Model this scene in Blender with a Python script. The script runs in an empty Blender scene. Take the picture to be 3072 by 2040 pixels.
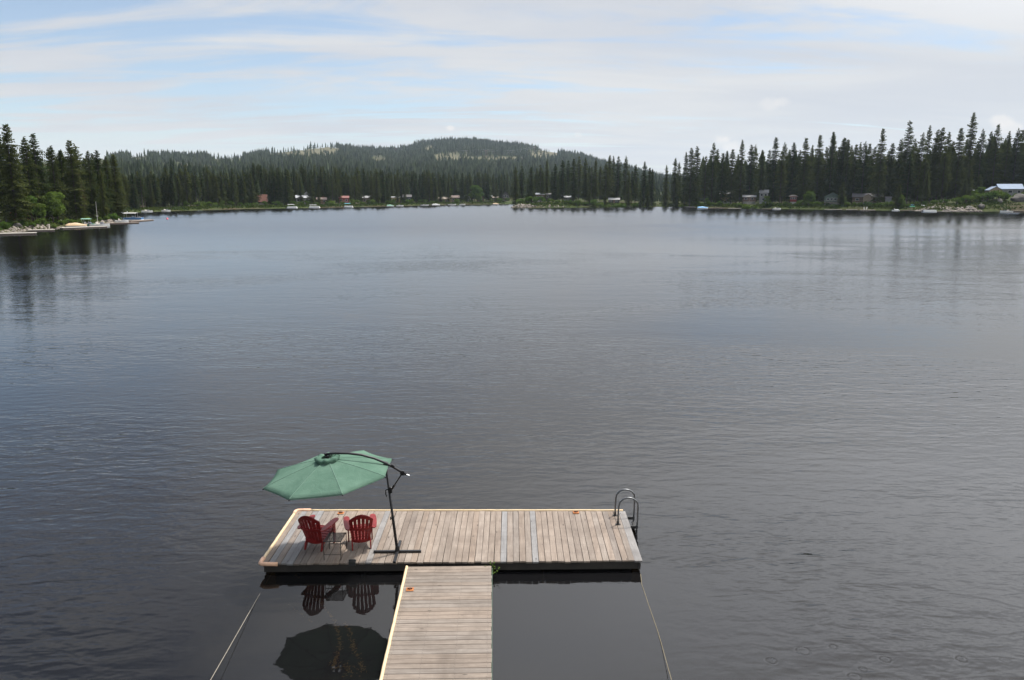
import bpy, bmesh, math, random
import numpy as np
from mathutils import Vector, Matrix, Euler

S = bpy.context.scene
COL = S.collection
R = math.radians

S.render.engine = 'CYCLES'
S.cycles.max_bounces = 6
S.cycles.diffuse_bounces = 2
S.cycles.glossy_bounces = 3
S.cycles.transmission_bounces = 3
S.cycles.transparent_max_bounces = 8
S.cycles.volume_bounces = 0

# ------------------------------------------------------------------ camera
F = 2343.0          # focal length in photo pixels (18 mm on a 23.6 mm sensor)
HY = 583.0          # horizon row in the photo
PIT = math.atan((1020 - HY) / F)
CZ = 8.2            # eye height above the lake
cam_d = bpy.data.cameras.new('camera')
cam_d.sensor_width = 23.6
cam_d.lens = 18.0
cam_d.clip_start = 0.1
cam_d.clip_end = 20000
cam = bpy.data.objects.new('camera', cam_d)
COL.objects.link(cam)
cam.location = (0, 0, CZ)
cam.rotation_euler = (math.pi / 2 - PIT, 0, 0)
S.camera = cam

# ------------------------------------------------------------------ sun + sky
SUN_EL, SUN_AZ = 64.0, 50.0     # azimuth measured clockwise from +Y (camera forward), sun ahead and to the right
sd = bpy.data.lights.new('sun', 'SUN')
sd.energy = 3.9
sd.angle = R(4.5)
sd.color = (1.0, 0.94, 0.86)
so = bpy.data.objects.new('sun', sd)
COL.objects.link(so)
_dir = Vector((math.sin(R(SUN_AZ)) * math.cos(R(SUN_EL)), math.cos(R(SUN_AZ)) * math.cos(R(SUN_EL)), math.sin(R(SUN_EL))))
so.rotation_euler = _dir.to_track_quat('Z', 'Y').to_euler()
so.location = _dir * 300

W = bpy.data.worlds.new('World')
S.world = W
W.use_nodes = True
S.view_settings.view_transform = 'Standard'
S.view_settings.look = 'None'
S.view_settings.exposure = 0.42
S.view_settings.gamma = 1.0
S.view_settings.use_curve_mapping = False


class NT:
    """tiny helper to write node trees"""
    def __init__(self, tree):
        self.t = tree
        tree.nodes.clear()

    def n(self, typ, **kw):
        nd = self.t.nodes.new(typ)
        for k, v in kw.items():
            if k == 'inp':
                for kk, vv in v.items():
                    self.set(nd.inputs[kk], vv)
            else:
                setattr(nd, k, v)
        return nd

    def set(self, sock, v):
        if isinstance(v, bpy.types.NodeSocket):
            self.t.links.new(v, sock)
        elif isinstance(v, bpy.types.Node):
            self.t.links.new(v.outputs[0], sock)
        else:
            sock.default_value = v

    def m(self, op, a, b=None, c=None, clamp=False):
        nd = self.t.nodes.new('ShaderNodeMath')
        nd.operation = op
        nd.use_clamp = clamp
        self.set(nd.inputs[0], a)
        if b is not None:
            self.set(nd.inputs[1], b)
        if c is not None:
            self.set(nd.inputs[2], c)
        return nd.outputs[0]

    def vm(self, op, a, b=None, out=0):
        nd = self.t.nodes.new('ShaderNodeVectorMath')
        nd.operation = op
        self.set(nd.inputs[0], a)
        if b is not None:
            self.set(nd.inputs[1], b)
        return nd.outputs[out]

    def mr(self, v, a, b, c=0.0, d=1.0, smooth=True):
        nd = self.t.nodes.new('ShaderNodeMapRange')
        nd.interpolation_type = 'SMOOTHSTEP' if smooth else 'LINEAR'
        self.set(nd.inputs[0], v)
        for i, x in enumerate((a, b, c, d)):
            self.set(nd.inputs[1 + i], x)
        return nd.outputs[0]

    def mix(self, f, a, b, typ='MIX'):
        nd = self.t.nodes.new('ShaderNodeMix')
        nd.data_type = 'RGBA'
        nd.blend_type = typ
        self.set(nd.inputs[0], f)
        self.set(nd.inputs[6], a if not isinstance(a, tuple) else (*a, 1)[:4])
        self.set(nd.inputs[7], b if not isinstance(b, tuple) else (*b, 1)[:4])
        return nd.outputs[2]

    def noise(self, vec, scale, detail=3, rough=.5, dist=0.0, out=0):
        nd = self.t.nodes.new('ShaderNodeTexNoise')
        self.set(nd.inputs['Vector'], vec)
        self.set(nd.inputs['Scale'], scale)
        nd.inputs['Detail'].default_value = detail
        nd.inputs['Roughness'].default_value = rough
        nd.inputs['Distortion'].default_value = dist
        return nd.outputs[out]

    def map(self, vec, scale=(1, 1, 1), loc=(0, 0, 0), rot=(0, 0, 0)):
        nd = self.t.nodes.new('ShaderNodeMapping')
        self.set(nd.inputs['Vector'], vec)
        nd.inputs['Scale'].default_value = scale
        nd.inputs['Location'].default_value = loc
        nd.inputs['Rotation'].default_value = rot
        return nd.outputs[0]

    def comb(self, x, y, z):
        nd = self.t.nodes.new('ShaderNodeCombineXYZ')
        for i, v in enumerate((x, y, z)):
            self.set(nd.inputs[i], v)
        return nd.outputs[0]

    def sep(self, v):
        nd = self.t.nodes.new('ShaderNodeSeparateXYZ')
        self.set(nd.inputs[0], v)
        return nd.outputs


def px_dir(x, y):
    """unit direction of a photo pixel"""
    v = Vector((x - 1536, F * math.cos(PIT) - (y - 1020) * math.sin(PIT), -F * math.sin(PIT) - (y - 1020) * math.cos(PIT)))
    return v.normalized()


def build_sky():
    t = NT(W.node_tree)
    out = t.n('ShaderNodeOutputWorld')
    bg = t.n('ShaderNodeBackground')
    bg.inputs[1].default_value = 0.1
    t.set(out.inputs[0], bg.outputs[0])
    sky = t.n('ShaderNodeTexSky')
    sky.sky_type = 'NISHITA'
    sky.sun_disc = False
    sky.sun_elevation = R(SUN_EL)
    sky.sun_rotation = R(SUN_AZ)
    sky.altitude = 700
    sky.air_density = 1.0
    sky.dust_density = 0.3
    sky.ozone_density = 1.6
    d = t.n('ShaderNodeTexCoord').outputs['Generated']
    x, y, z = t.sep(d)
    zz = t.m('ADD', t.m('MAXIMUM', z, 0.0), 0.10)
    p = t.comb(t.m('DIVIDE', x, zz), t.m('DIVIDE', y, zz), 0.0)
    # thin high cloud: broad veils with streaks drawn out along one direction
    broad = t.noise(t.map(p, (0.26, 0.36, 1), (3.1, 5.6, 0), (0, 0, R(14))), 1.0, 5, .55, .7)
    streak = t.noise(t.map(p, (0.55, 1.9, 1), (1.7, 2.2, 0), (0, 0, R(-12))), 1.0, 7, .60, 1.2)
    fine = t.noise(t.map(p, (1.4, 3.6, 1), (7.7, 0.2, 0), (0, 0, R(8))), 1.0, 6, .6, .8)
    s = t.m('ADD', t.m('MULTIPLY', broad, .52), t.m('ADD', t.m('MULTIPLY', streak, .52), t.m('MULTIPLY', fine, .16)))
    # a weather front: the veil is thicker towards the right
    s = t.m('ADD', s, t.m('MULTIPLY', x, t.m('ADD', .02, t.m('MULTIPLY', z, .75))))
    s = t.m('ADD', s, t.mr(z, .20, .42, 0.0, .05))
    veil = t.mr(s, .485, .63, .18, 1.0)
    low = t.mr(z, .02, .125, .92, 0.0)
    veil = t.m('MAXIMUM', veil, t.m('MULTIPLY', low, t.mr(fine, .25, .6, .86, 1.0)))
    veil = t.m('MULTIPLY', veil, .93)
    shade = t.noise(t.map(p, (0.5, 1.2, 1), (2.2, 9.1, 0)), 1.0, 5, .55, .5)
    ccol = t.mix(t.mr(shade, .3, .7), (5.4, 5.55, 5.9), (6.4, 6.35, 6.3))
    # cloud seen towards the sun scatters more light forward
    gl = t.mr(t.vm('DOT_PRODUCT', d, tuple(_dir), out=1), .53, .78, 0.90, 2.45)
    gl = t.m('MULTIPLY', gl, t.mr(z, .21, .36, 1.0, 1.35))
    ccol = t.vm('MULTIPLY', ccol, t.comb(gl, gl, gl))
    base = t.mix(1.0, sky.outputs[0], (1.05, 1.03, 1.0), 'MULTIPLY')
    col = t.mix(veil, base, ccol)
    # a few small bright cumulus heads low over the hills
    wob = t.noise(d, 46.0, 5, .62)
    for (cx, cy, rad, st) in ((1350, 384, .0068, .75), (2172, 418, .011, .75), (2195, 440, .013, .6), (3004, 362, .013, .7), (3032, 384, .014, .6),
                              (1735, 404, .006, .35), (2310, 312, .014, .35), (2345, 306, .010, .35)):
        v = px_dir(cx, cy)
        dist = t.vm('LENGTH', t.vm('MULTIPLY', t.vm('SUBTRACT', d, tuple(v)), (1, 1, 1.7)), out=1)
        r2 = t.m('ADD', dist, t.m('MULTIPLY', t.m('SUBTRACT', wob, .5), rad * 2.0))
        puff = t.m('MULTIPLY', t.mr(r2, rad * 1.15, rad * .35), st)
        col = t.mix(puff, col, (6.9, 6.6, 6.3))
    t.set(bg.inputs[0], col)


build_sky()

# ------------------------------------------------------------------ pixel -> place helpers
def ray(x, y):
    return (x - 1536.0, F * math.cos(PIT) - (y - 1020.0) * math.sin(PIT), -F * math.sin(PIT) - (y - 1020.0) * math.cos(PIT))


def gnd(x, y, z=0.0):
    r = ray(x, y)
    k = (z - CZ) / r[2]
    return (r[0] * k, r[1] * k, z)


def xat(px, D, z=1.5):
    fw = D * math.cos(PIT) + (CZ - z) * math.sin(PIT)
    return (px - 1536.0) * fw / F


def zat(py, D):
    r = ray(1536, py)
    return CZ + r[2] / r[1] * D


def pxof(x, y, z=1.5):
    fw = y * math.cos(PIT) - (z - CZ) * math.sin(PIT)
    up = y * math.sin(PIT) + (z - CZ) * math.cos(PIT)
    return 1536 + F * x / fw, 1020 - F * up / fw


# ------------------------------------------------------------------ object helpers
def tag(o, label=None, cat=None, group=None, kind=None):
    if label:
        o['label'] = label
    if cat:
        o['category'] = cat
    if group:
        o['group'] = group
    if kind:
        o['kind'] = kind
    return o


def empty(name, loc=(0, 0, 0), rz=0.0, parent=None):
    o = bpy.data.objects.new(name, None)
    o.empty_display_size = .2
    COL.objects.link(o)
    o.location = loc
    o.rotation_euler = (0, 0, rz)
    o.parent = parent
    return o


def thing(name, label, cat, loc=(0, 0, 0), rz=0.0, group=None):
    return tag(empty(name, loc, rz), label, cat, group)


class MB:
    """collects faces, then makes one mesh object"""
    def __init__(self):
        self.v = []
        self.f = []

    def add(self, vs, fs):
        o = len(self.v)
        self.v += [tuple(p) for p in vs]
        self.f += [tuple(i + o for i in q) for q in fs]
        return self

    def box(self, c, s, rot=None, bev=0.0):
        hx, hy, hz = s[0] / 2, s[1] / 2, s[2] / 2
        if bev <= 0:
            vs = [Vector((a * hx, b * hy, g * hz)) for g in (-1, 1) for b in (-1, 1) for a in (-1, 1)]
            fs = [(0, 2, 3, 1), (4, 5, 7, 6), (0, 1, 5, 4), (2, 6, 7, 3), (0, 4, 6, 2), (1, 3, 7, 5)]
        else:
            vs, fs = [], []
            b = min(bev, hx * .9, hy * .9, hz * .9)
            # chamfer the four top edges and vertical corners: octagon rings
            def ring(ix, iy, z):
                return [Vector((-ix, -iy + b, z)), Vector((-ix + b, -iy, z)), Vector((ix - b, -iy, z)), Vector((ix, -iy + b, z)),
                        Vector((ix, iy - b, z)), Vector((ix - b, iy, z)), Vector((-ix + b, iy, z)), Vector((-ix, iy - b, z))]
            vs = ring(hx, hy, -hz) + ring(hx, hy, hz - b) + ring(hx - b, hy - b, hz)
            for k in range(2):
                for i in range(8):
                    j = (i + 1) % 8
                    fs.append((k * 8 + i, k * 8 + j, k * 8 + 8 + j, k * 8 + 8 + i))
            fs.append(tuple(range(16, 24)))
            fs.append(tuple(reversed(range(8))))
        if rot is not None:
            m = Euler(rot).to_matrix() if not isinstance(rot, Matrix) else rot
            vs = [m @ p for p in vs]
        c = Vector(c)
        return self.add([p + c for p in vs], fs)

    def tube(self, path, r, n=8, cap=True):
        path = [Vector(p) for p in path]
        rs = r if isinstance(r, (list, tuple)) else [r] * len(path)
        vs, fs = [], []
        up = None
        for i, p in enumerate(path):
            a = path[max(i - 1, 0)]
            b = path[min(i + 1, len(path) - 1)]
            d = (b - a).normalized()
            if up is None:
                ref = Vector((0, 0, 1)) if abs(d.z) < .9 else Vector((1, 0, 0))
                up = d.cross(ref).normalized()
            else:
                up = (up - d * up.dot(d)).normalized()
            w = d.cross(up)
            for k in range(n):
                a2 = 2 * math.pi * k / n
                vs.append(p + (up * math.cos(a2) + w * math.sin(a2)) * rs[i])
        for i in range(len(path) - 1):
            for k in range(n):
                k2 = (k + 1) % n
                fs.append((i * n + k, i * n + k2, (i + 1) * n + k2, (i + 1) * n + k))
        if cap:
            fs.append(tuple(reversed(range(n))))
            fs.append(tuple(range((len(path) - 1) * n, len(path) * n)))
        return self.add(vs, fs)

    def prism(self, prof, a, b, axis='y'):
        """polygon profile (list of 2-D points) extruded from a to b; axis y: profile is xz, axis x: profile is yz, axis z: profile is xy"""
        def put(p, t):
            return {'y': (p[0], t, p[1]), 'x': (t, p[0], p[1]), 'z': (p[0], p[1], t)}[axis]
        n = len(prof)
        vs = [put(p, a) for p in prof] + [put(p, b) for p in prof]
        fs = [tuple(range(n)), tuple(reversed(range(n, 2 * n)))]
        for i in range(n):
            j = (i + 1) % n
            fs.append((i, i + n, j + n, j))
        return self.add(vs, fs)

    def mesh(self, name, mat, smooth=False):
        me = bpy.data.meshes.new(name)
        me.from_pydata(self.v, [], self.f)
        bm = bmesh.new()
        bm.from_mesh(me)
        bmesh.ops.recalc_face_normals(bm, faces=bm.faces)
        bm.to_mesh(me)
        bm.free()
        if smooth:
            me.polygons.foreach_set('use_smooth', [True] * len(me.polygons))
        me.materials.append(mat)
        return me

    def build(self, name, mat, parent=None, smooth=False, loc=(0, 0, 0), rz=0.0):
        return place(name, self.mesh(name, mat, smooth), parent, loc, rz)


def place(name, me, parent=None, loc=(0, 0, 0), rz=0.0):
    o = bpy.data.objects.new(name, me)
    COL.objects.link(o)
    o.parent = parent
    o.location = loc
    o.rotation_euler = (0, 0, rz)
    return o


def copy_tree(o, parent=None):
    c = o.copy()
    COL.objects.link(c)
    c.parent = parent
    for ch in list(o.children):
        copy_tree(ch, c)
    return c


def np_mesh(name, verts, tris, mat, tint=None, smooth=False):
    me = bpy.data.meshes.new(name)
    n, m = len(verts), len(tris)
    k = tris.shape[1]
    me.vertices.add(n)
    me.vertices.foreach_set('co', np.asarray(verts, np.float32).ravel())
    me.loops.add(m * k)
    me.loops.foreach_set('vertex_index', np.asarray(tris, np.int32).ravel())
    me.polygons.add(m)
    me.polygons.foreach_set('loop_start', np.arange(0, m * k, k, dtype=np.int32))
    if tint is not None:
        a = me.attributes.new('tint', 'FLOAT', 'POINT')
        a.data.foreach_set('value', np.asarray(tint, np.float32))
    me.materials.append(mat)
    me.update(calc_edges=True)
    if smooth:
        me.polygons.foreach_set('use_smooth', [True] * m)
    return me


# ------------------------------------------------------------------ materials
MATS = {}


def principled(name):
    m = bpy.data.materials.new(name)
    m.use_nodes = True
    t = NT(m.node_tree)
    out = t.n('ShaderNodeOutputMaterial')
    b = t.n('ShaderNodeBsdfPrincipled')
    t.set(out.inputs[0], b.outputs[0])
    return m, t, b


def simple(name, col, rough=.6, metal=0.0, var=.12, scale=3.0, bump=0.0):
    """plain paint / metal / plastic with slight blotchy wear"""
    if name in MATS:
        return MATS[name]
    m, t, b = principled(name)
    pos = t.n('ShaderNodeTexCoord').outputs['Object']
    nz = t.noise(pos, scale, 5, .6)
    k = t.mr(nz, .25, .75, 1 - var, 1 + var, False)
    c = t.vm('MULTIPLY', (*col,), t.comb(k, k, k))
    t.set(b.inputs['Base Color'], c)
    t.set(b.inputs['Roughness'], t.mr(nz, .2, .8, max(.05, rough - .08), min(1, rough + .1), False))
    b.inputs['Metallic'].default_value = metal
    if bump:
        bp = t.n('ShaderNodeBump')
        bp.inputs['Strength'].default_value = .6
        bp.inputs['Distance'].default_value = bump
        t.set(bp.inputs['Height'], nz)
        t.set(b.inputs['Normal'], bp.outputs[0])
    MATS[name] = m
    return m


def wood(name, light, dark, grey=0.3, long_axis='y', sat=1.0):
    """weathered plank: grain along the board, per-board tone, pale scuffs, dark knots"""
    m, t, b = principled(name)
    tc = t.n('ShaderNodeTexCoord').outputs['Object']
    rnd = t.n('ShaderNodeObjectInfo').outputs['Random']
    off = t.comb(t.m('MULTIPLY', rnd, 37.0), t.m('MULTIPLY', rnd, 91.0), 0.0)
    p = t.vm('ADD', tc, off)
    lo, hi = (1.0, 1.0), None
    sc = (9, .8, 9) if long_axis == 'y' else (.8, 9, 9)
    sc2 = (46, 2.2, 46) if long_axis == 'y' else (2.2, 46, 46)
    g1 = t.noise(t.map(p, sc), 1.0, 6, .65, .6)
    g2 = t.noise(t.map(p, sc2), 1.0, 4, .6, .4)
    blotch = t.noise(p, 2.3, 5, .6, .3)
    tone = t.m('ADD', t.m('MULTIPLY', g1, .55), t.m('ADD', t.m('MULTIPLY', g2, .35), t.m('MULTIPLY', blotch, .35)))
    c = t.mix(t.mr(tone, .42, .86), dark, light)
    # each board has its own tone
    k = t.mr(rnd, 0, 1, .88, 1.08, False)
    warm = t.mr(t.m('FRACT', t.m('MULTIPLY', rnd, 13.7)), 0, 1, .95, 1.04, False)
    c = t.vm('MULTIPLY', c, t.comb(t.m('MULTIPLY', k, warm), k, t.m('DIVIDE', k, warm)))
    # pale bleached scuffs
    sc_m = t.mr(t.noise(t.map(p, (3.4, 1.2, 3) if long_axis == 'y' else (1.2, 3.4, 3)), 1.0, 6, .7, 1.0), .60, .74)
    c = t.mix(t.m('MULTIPLY', sc_m, .45), c, tuple(min(.7, a * 1.35) for a in light))
    # damp and dirt stains that run across several boards
    wp = t.n('ShaderNodeNewGeometry').outputs['Position']
    st = t.mr(t.noise(t.map(wp, (1.1, .8, 1)), 1.0, 6, .65, .8), .46, .70, 0, .50)
    c = t.mix(st, c, tuple(a * .72 for a in dark))
    # knots
    vo = t.n('ShaderNodeTexVoronoi')
    vo.inputs['Scale'].default_value = 1.0
    t.set(vo.inputs['Vector'], t.map(p, (4.2, 1.6, 4) if long_axis == 'y' else (1.6, 4.2, 4)))
    kn = t.mr(vo.outputs['Distance'], .05, .10, 1, 0)
    c = t.mix(t.m('MULTIPLY', kn, .75), c, tuple(a * .35 for a in dark))
    t.set(b.inputs['Base Color'], c)
    b.inputs['Roughness'].default_value = .82
    bp = t.n('ShaderNodeBump')
    bp.inputs['Strength'].default_value = .5
    bp.inputs['Distance'].default_value = .003
    t.set(bp.inputs['Height'], tone)
    t.set(b.inputs['Normal'], bp.outputs[0])
    MATS[name] = m
    return m


def foliage(name, a, b_, c_, tint_attr=False, trans=.25):
    """needles / leaves: three greens mixed per tree and per clump"""
    m = bpy.data.materials.new(name)
    m.use_nodes = True
    t = NT(m.node_tree)
    out = t.n('ShaderNodeOutputMaterial')
    pos = t.n('ShaderNodeNewGeometry').outputs['Position']
    if tint_attr:
        at = t.n('ShaderNodeAttribute')
        at.attribute_name = 'tint'
        rnd = at.outputs['Fac']
    else:
        rnd = t.n('ShaderNodeObjectInfo').outputs['Random']
    nz = t.noise(pos, .55 if not tint_attr else .05, 3, .6)
    col = t.mix(t.mr(rnd, .1, .8), a, b_)
    col = t.mix(t.mr(nz, .42, .75, 0, .6), col, c_)
    di = t.n('ShaderNodeBsdfDiffuse')
    t.set(di.inputs['Color'], col)
    tr = t.n('ShaderNodeBsdfTranslucent')
    t.set(tr.inputs['Color'], t.mix(1.0, col, (1.2, 1.25, .7), 'MULTIPLY'))
    mx = t.n('ShaderNodeMixShader')
    mx.inputs[0].default_value = trans
    t.set(mx.inputs[1], di.outputs[0])
    t.set(mx.inputs[2], tr.outputs[0])
    t.set(out.inputs[0], mx.outputs[0])
    MATS[name] = m
    return m


def terrain_mat():
    m, t, b = principled('terrain')
    pos = t.n('ShaderNodeNewGeometry').outputs['Position']
    at = t.n('ShaderNodeAttribute')
    at.attribute_name = 'tint'          # 1 = open dry hillside or sandy bank
    n1 = t.noise(pos, .035, 6, .6)
    n2 = t.noise(pos, .4, 5, .6)
    grass = t.mix(t.mr(n2, .35, .7), (.030, .044, .015), (.062, .078, .027))
    duff = t.mix(t.mr(n1, .4, .65), grass, (.060, .050, .030))
    dry = t.mix(t.mr(n2, .3, .7), (.125, .108, .070), (.085, .090, .048))
    c = t.mix(at.outputs['Fac'], duff, dry)
    x, y, z = t.sep(pos)
    c = t.mix(t.mr(z, .05, -.25), c, (.030, .024, .014))       # silt below the waterline
    t.set(b.inputs['Base Color'], c)
    b.inputs['Roughness'].default_value = .95
    b.inputs['Specular IOR Level'].default_value = .05
    MATS['terrain'] = m
    return m


def water_mat():
    # height field as a node group so that its true slope can be taken by finite differences
    g = bpy.data.node_groups.new('wave_height', 'ShaderNodeTree')
    g.interface.new_socket('P', in_out='INPUT', socket_type='NodeSocketVector')
    g.interface.new_socket('H', in_out='OUTPUT', socket_type='NodeSocketFloat')
    g.interface.new_socket('Ring', in_out='OUTPUT', socket_type='NodeSocketFloat')
    t = NT(g)
    gi = t.n('NodeGroupInput')
    go = t.n('NodeGroupOutput')
    P = gi.outputs[0]
    x, y, z = t.sep(P)
    # ripples with long crests, two directions, plus small chop
    w1 = t.noise(t.map(P, (1.15, 2.6, 1), (0, 0, 0), (0, 0, R(7))), 1.0, 2, .5, .35)
    w2 = t.noise(t.map(P, (3.6, 5.8, 1), (5, 2, 0), (0, 0, R(-11))), 1.0, 2, .5, .25)
    w3 = t.noise(t.map(P, (.16, .42, 1), (1, 7, 0), (0, 0, R(16))), 1.0, 2, .5, .3)
    h = t.m('ADD', t.m('MULTIPLY', w1, .026), t.m('ADD', t.m('MULTIPLY', w2, .0075), t.m('MULTIPLY', w3, .040)))
    # little rings where fish or insects touch the surface, in the open water at the lower right
    vo = t.n('ShaderNodeTexVoronoi')
    vo.voronoi_dimensions = '2D'
    vo.inputs['Scale'].default_value = 1.45
    vo.inputs['Randomness'].default_value = .95
    t.set(vo.inputs['Vector'], P)
    rr = t.m('ADD', .09, t.m('MULTIPLY', t.sep(vo.outputs['Color'])[1], .09))
    dd = t.m('SUBTRACT', vo.outputs['Distance'], rr)
    ring = t.m('EXPONENT', t.m('MULTIPLY', t.m('MULTIPLY', dd, dd), -1100.0))
    on = t.mr(t.sep(vo.outputs['Color'])[0], .50, .56)
    zone = t.m('MULTIPLY', t.m('MULTIPLY', t.mr(x, 2.8, 4.4), t.mr(x, 9.5, 7.5)), t.m('MULTIPLY', t.mr(y, 10.0, 11.5), t.mr(y, 14.6, 12.8)))
    t.set(go.inputs[0], h)
    t.set(go.inputs[1], t.m('MULTIPLY', t.m('MULTIPLY', ring, on), t.m('MULTIPLY', zone, -.0060)))

    m = bpy.data.materials.new('lake_water')
    m.use_nodes = True
    t = NT(m.node_tree)
    out = t.n('ShaderNodeOutputMaterial')
    pos = t.n('ShaderNodeNewGeometry').outputs['Position']

    def H(v):
        gn = t.n('ShaderNodeGroup')
        gn.node_tree = g
        t.set(gn.inputs[0], v)
        return gn.outputs
    eps = .03
    h0 = H(pos)
    hx = H(t.vm('ADD', pos, (eps, 0, 0)))
    hy = H(t.vm('ADD', pos, (0, eps, 0)))
    P = pos
    x, y, z = t.sep(pos)
    gust = t.noise(t.map(P, (.030, .055, 1), (2, 1, 0), (0, 0, R(12))), 1.0, 4, .6, .9)
    gust2 = t.noise(t.map(P, (.004, .016, 1), (9, 4, 0)), 1.0, 4, .6, .6)
    # sheltered water between the dock and the shore is nearly flat
    inx = t.m('MULTIPLY', t.mr(x, -8.5, -4.6), t.mr(x, 7.0, 1.5))
    lee = t.m('MULTIPLY', inx, t.mr(y, 16.8, 15.6))
    lee = t.m('MAXIMUM', lee, t.m('MULTIPLY', t.mr(y, 12.5, 9.0), .8))
    amp = t.m('MULTIPLY', t.mr(gust, .34, .66, .40, 1.45), t.mr(gust2, .35, .65, .70, 1.25))
    amp = t.m('MULTIPLY', amp, t.m('ADD', t.mr(y, 25, 140, 1.0, .62), t.mr(y, 34, 15, 0.0, .8)))
    amp = t.m('MULTIPLY', amp, t.m('SUBTRACT', 1.0, t.m('MULTIPLY', lee, .925)))

    def slope(h):
        w = t.m('MULTIPLY', t.m('SUBTRACT', h[0], h0[0]), amp)
        return t.m('DIVIDE', t.m('ADD', w, t.m('SUBTRACT', h[1], h0[1])), -eps)
    sx, sy = slope(hx), slope(hy)
    sx = t.m('MULTIPLY', sx, t.mr(y, 40, 160, 1.0, 2.0))
    # open water: the long fetch leaves the near faces of the wavelets dominant
    sy = t.m('ADD', sy, t.m('ADD', t.mr(y, 22, 90, 0.0, -.028), t.mr(y, 90, 210, 0.0, -.050)))
    nrm = t.vm('NORMALIZE', t.comb(sx, sy, 1.0))
    fr = t.n('ShaderNodeFresnel')
    fr.inputs['IOR'].default_value = 1.333
    t.set(fr.inputs['Normal'], nrm)
    gl = t.n('ShaderNodeBsdfGlossy')
    gl.inputs['Color'].default_value = (1, 1, 1, 1)
    gl.inputs['Roughness'].default_value = .03
    t.set(gl.inputs['Normal'], nrm)
    tr = t.n('ShaderNodeBsdfTransparent')
    tr.inputs['Color'].default_value = (.36, .31, .20, 1)
    body = t.n('ShaderNodeBsdfDiffuse')
    body.inputs['Color'].default_value = (.010, .010, .011, 1)
    mb = t.n('ShaderNodeMixShader')
    mb.inputs[0].default_value = .5
    t.set(mb.inputs[1], tr.outputs[0])
    t.set(mb.inputs[2], body.outputs[0])
    mx = t.n('ShaderNodeMixShader')
    t.set(mx.inputs[0], fr.outputs[0])
    t.set(mx.inputs[1], mb.outputs[0])
    t.set(mx.inputs[2], gl.outputs[0])
    t.set(out.inputs[0], mx.outputs[0])
    MATS['water'] = m
    return m

# ------------------------------------------------------------------ lake outline and ground
def G2(px, py):
    p = gnd(px, py)
    return (p[0], p[1])


def X2(px, D):
    return (xat(px, D, 0), D)


LAKE = [(-20, 6.5), (25, 6.5), (140, 30), (260, 120), (300, 280),
        G2(3080, 633.5), G2(2930, 634.5), G2(2800, 635), G2(2700, 632), G2(2611, 630.5), G2(2500, 629), G2(2350, 627), G2(2250, 625.5), G2(2171, 625.5), G2(2092, 624),
        G2(2059, 620), G2(1958, 620.5), G2(1850, 621.5), G2(1720, 622.5), G2(1600, 623.5), G2(1534, 623.5),
        X2(1548, 560), X2(1562, 600), X2(1558, 650),
        G2(1530, 612.5), G2(1400, 614), G2(1300, 615.5), G2(1160, 619), G2(1000, 622.5), G2(740, 627), G2(500, 634), G2(400, 637.5), G2(340, 639.5),
        G2(250, 641.5), G2(100, 645), X2(100, 300), X2(300, 275), X2(352, 262), G2(374, 664.5),
        G2(361, 668), G2(291, 674.5), G2(181, 686.6), G2(141, 690), G2(44, 694.5), G2(0, 701), (-118, 140), (-122, 90), (-105, 45), (-60, 15)]
LK = np.array(LAKE)

# ridge line read from the photo: column -> row of the bare ground along the skyline
RX = np.array([-900, 0, 300, 358, 429, 572, 703, 781, 898, 989, 1132, 1197, 1275, 1340, 1431, 1535, 1626, 1743, 1809, 1874, 1926, 1978, 2100, 3072, 4200], float)
RY = np.array([505, 490, 478, 476, 468, 472, 476, 464, 450, 440, 452, 452, 432, 423, 424, 436, 452, 470, 492, 506, 522, 536, 545, 548, 548], float)
RD = 1.42 * np.array([1500, 1500, 1500, 1500, 1500, 1550, 1600, 1700, 1800, 1900, 2000, 2050, 2100, 2150, 2150, 2150, 2100, 2050, 2000, 2000, 1950, 1900, 1800, 1500, 1500], float)
SX = np.array([-900, 340, 500, 740, 1000, 1160, 1300, 1530, 1700, 2100, 2600, 3072, 4200], float)      # start of the slope behind the shore
SD = np.array([360, 370, 400, 475, 520, 590, 660, 720, 640, 600, 540, 480, 480], float)


def lake_dist(x, y):
    """signed distance to the shoreline, negative in the lake"""
    x = np.asarray(x, float)
    y = np.asarray(y, float)
    best = np.full(x.shape, 1e9)
    inside = np.zeros(x.shape, bool)
    n = len(LK)
    for i in range(n):
        ax, ay = LK[i]
        bx, by = LK[(i + 1) % n]
        dx, dy = bx - ax, by - ay
        tt = np.clip(((x - ax) * dx + (y - ay) * dy) / (dx * dx + dy * dy), 0, 1)
        best = np.minimum(best, np.hypot(x - ax - tt * dx, y - ay - tt * dy))
        cond = ((ay > y) != (by > y))
        with np.errstate(divide='ignore', invalid='ignore'):
            xi = ax + (y - ay) * dx / (dy if dy != 0 else 1e-9)
        inside ^= cond & (x < xi)
    return np.where(inside, -best, best)


def wob(x, y):
    return (np.sin(x * .021 + 1.3) * np.cos(y * .017 - .4) + .5 * np.sin(x * .047 - y * .031) + .3 * np.sin(x * .11 + y * .083 + 2))


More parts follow.
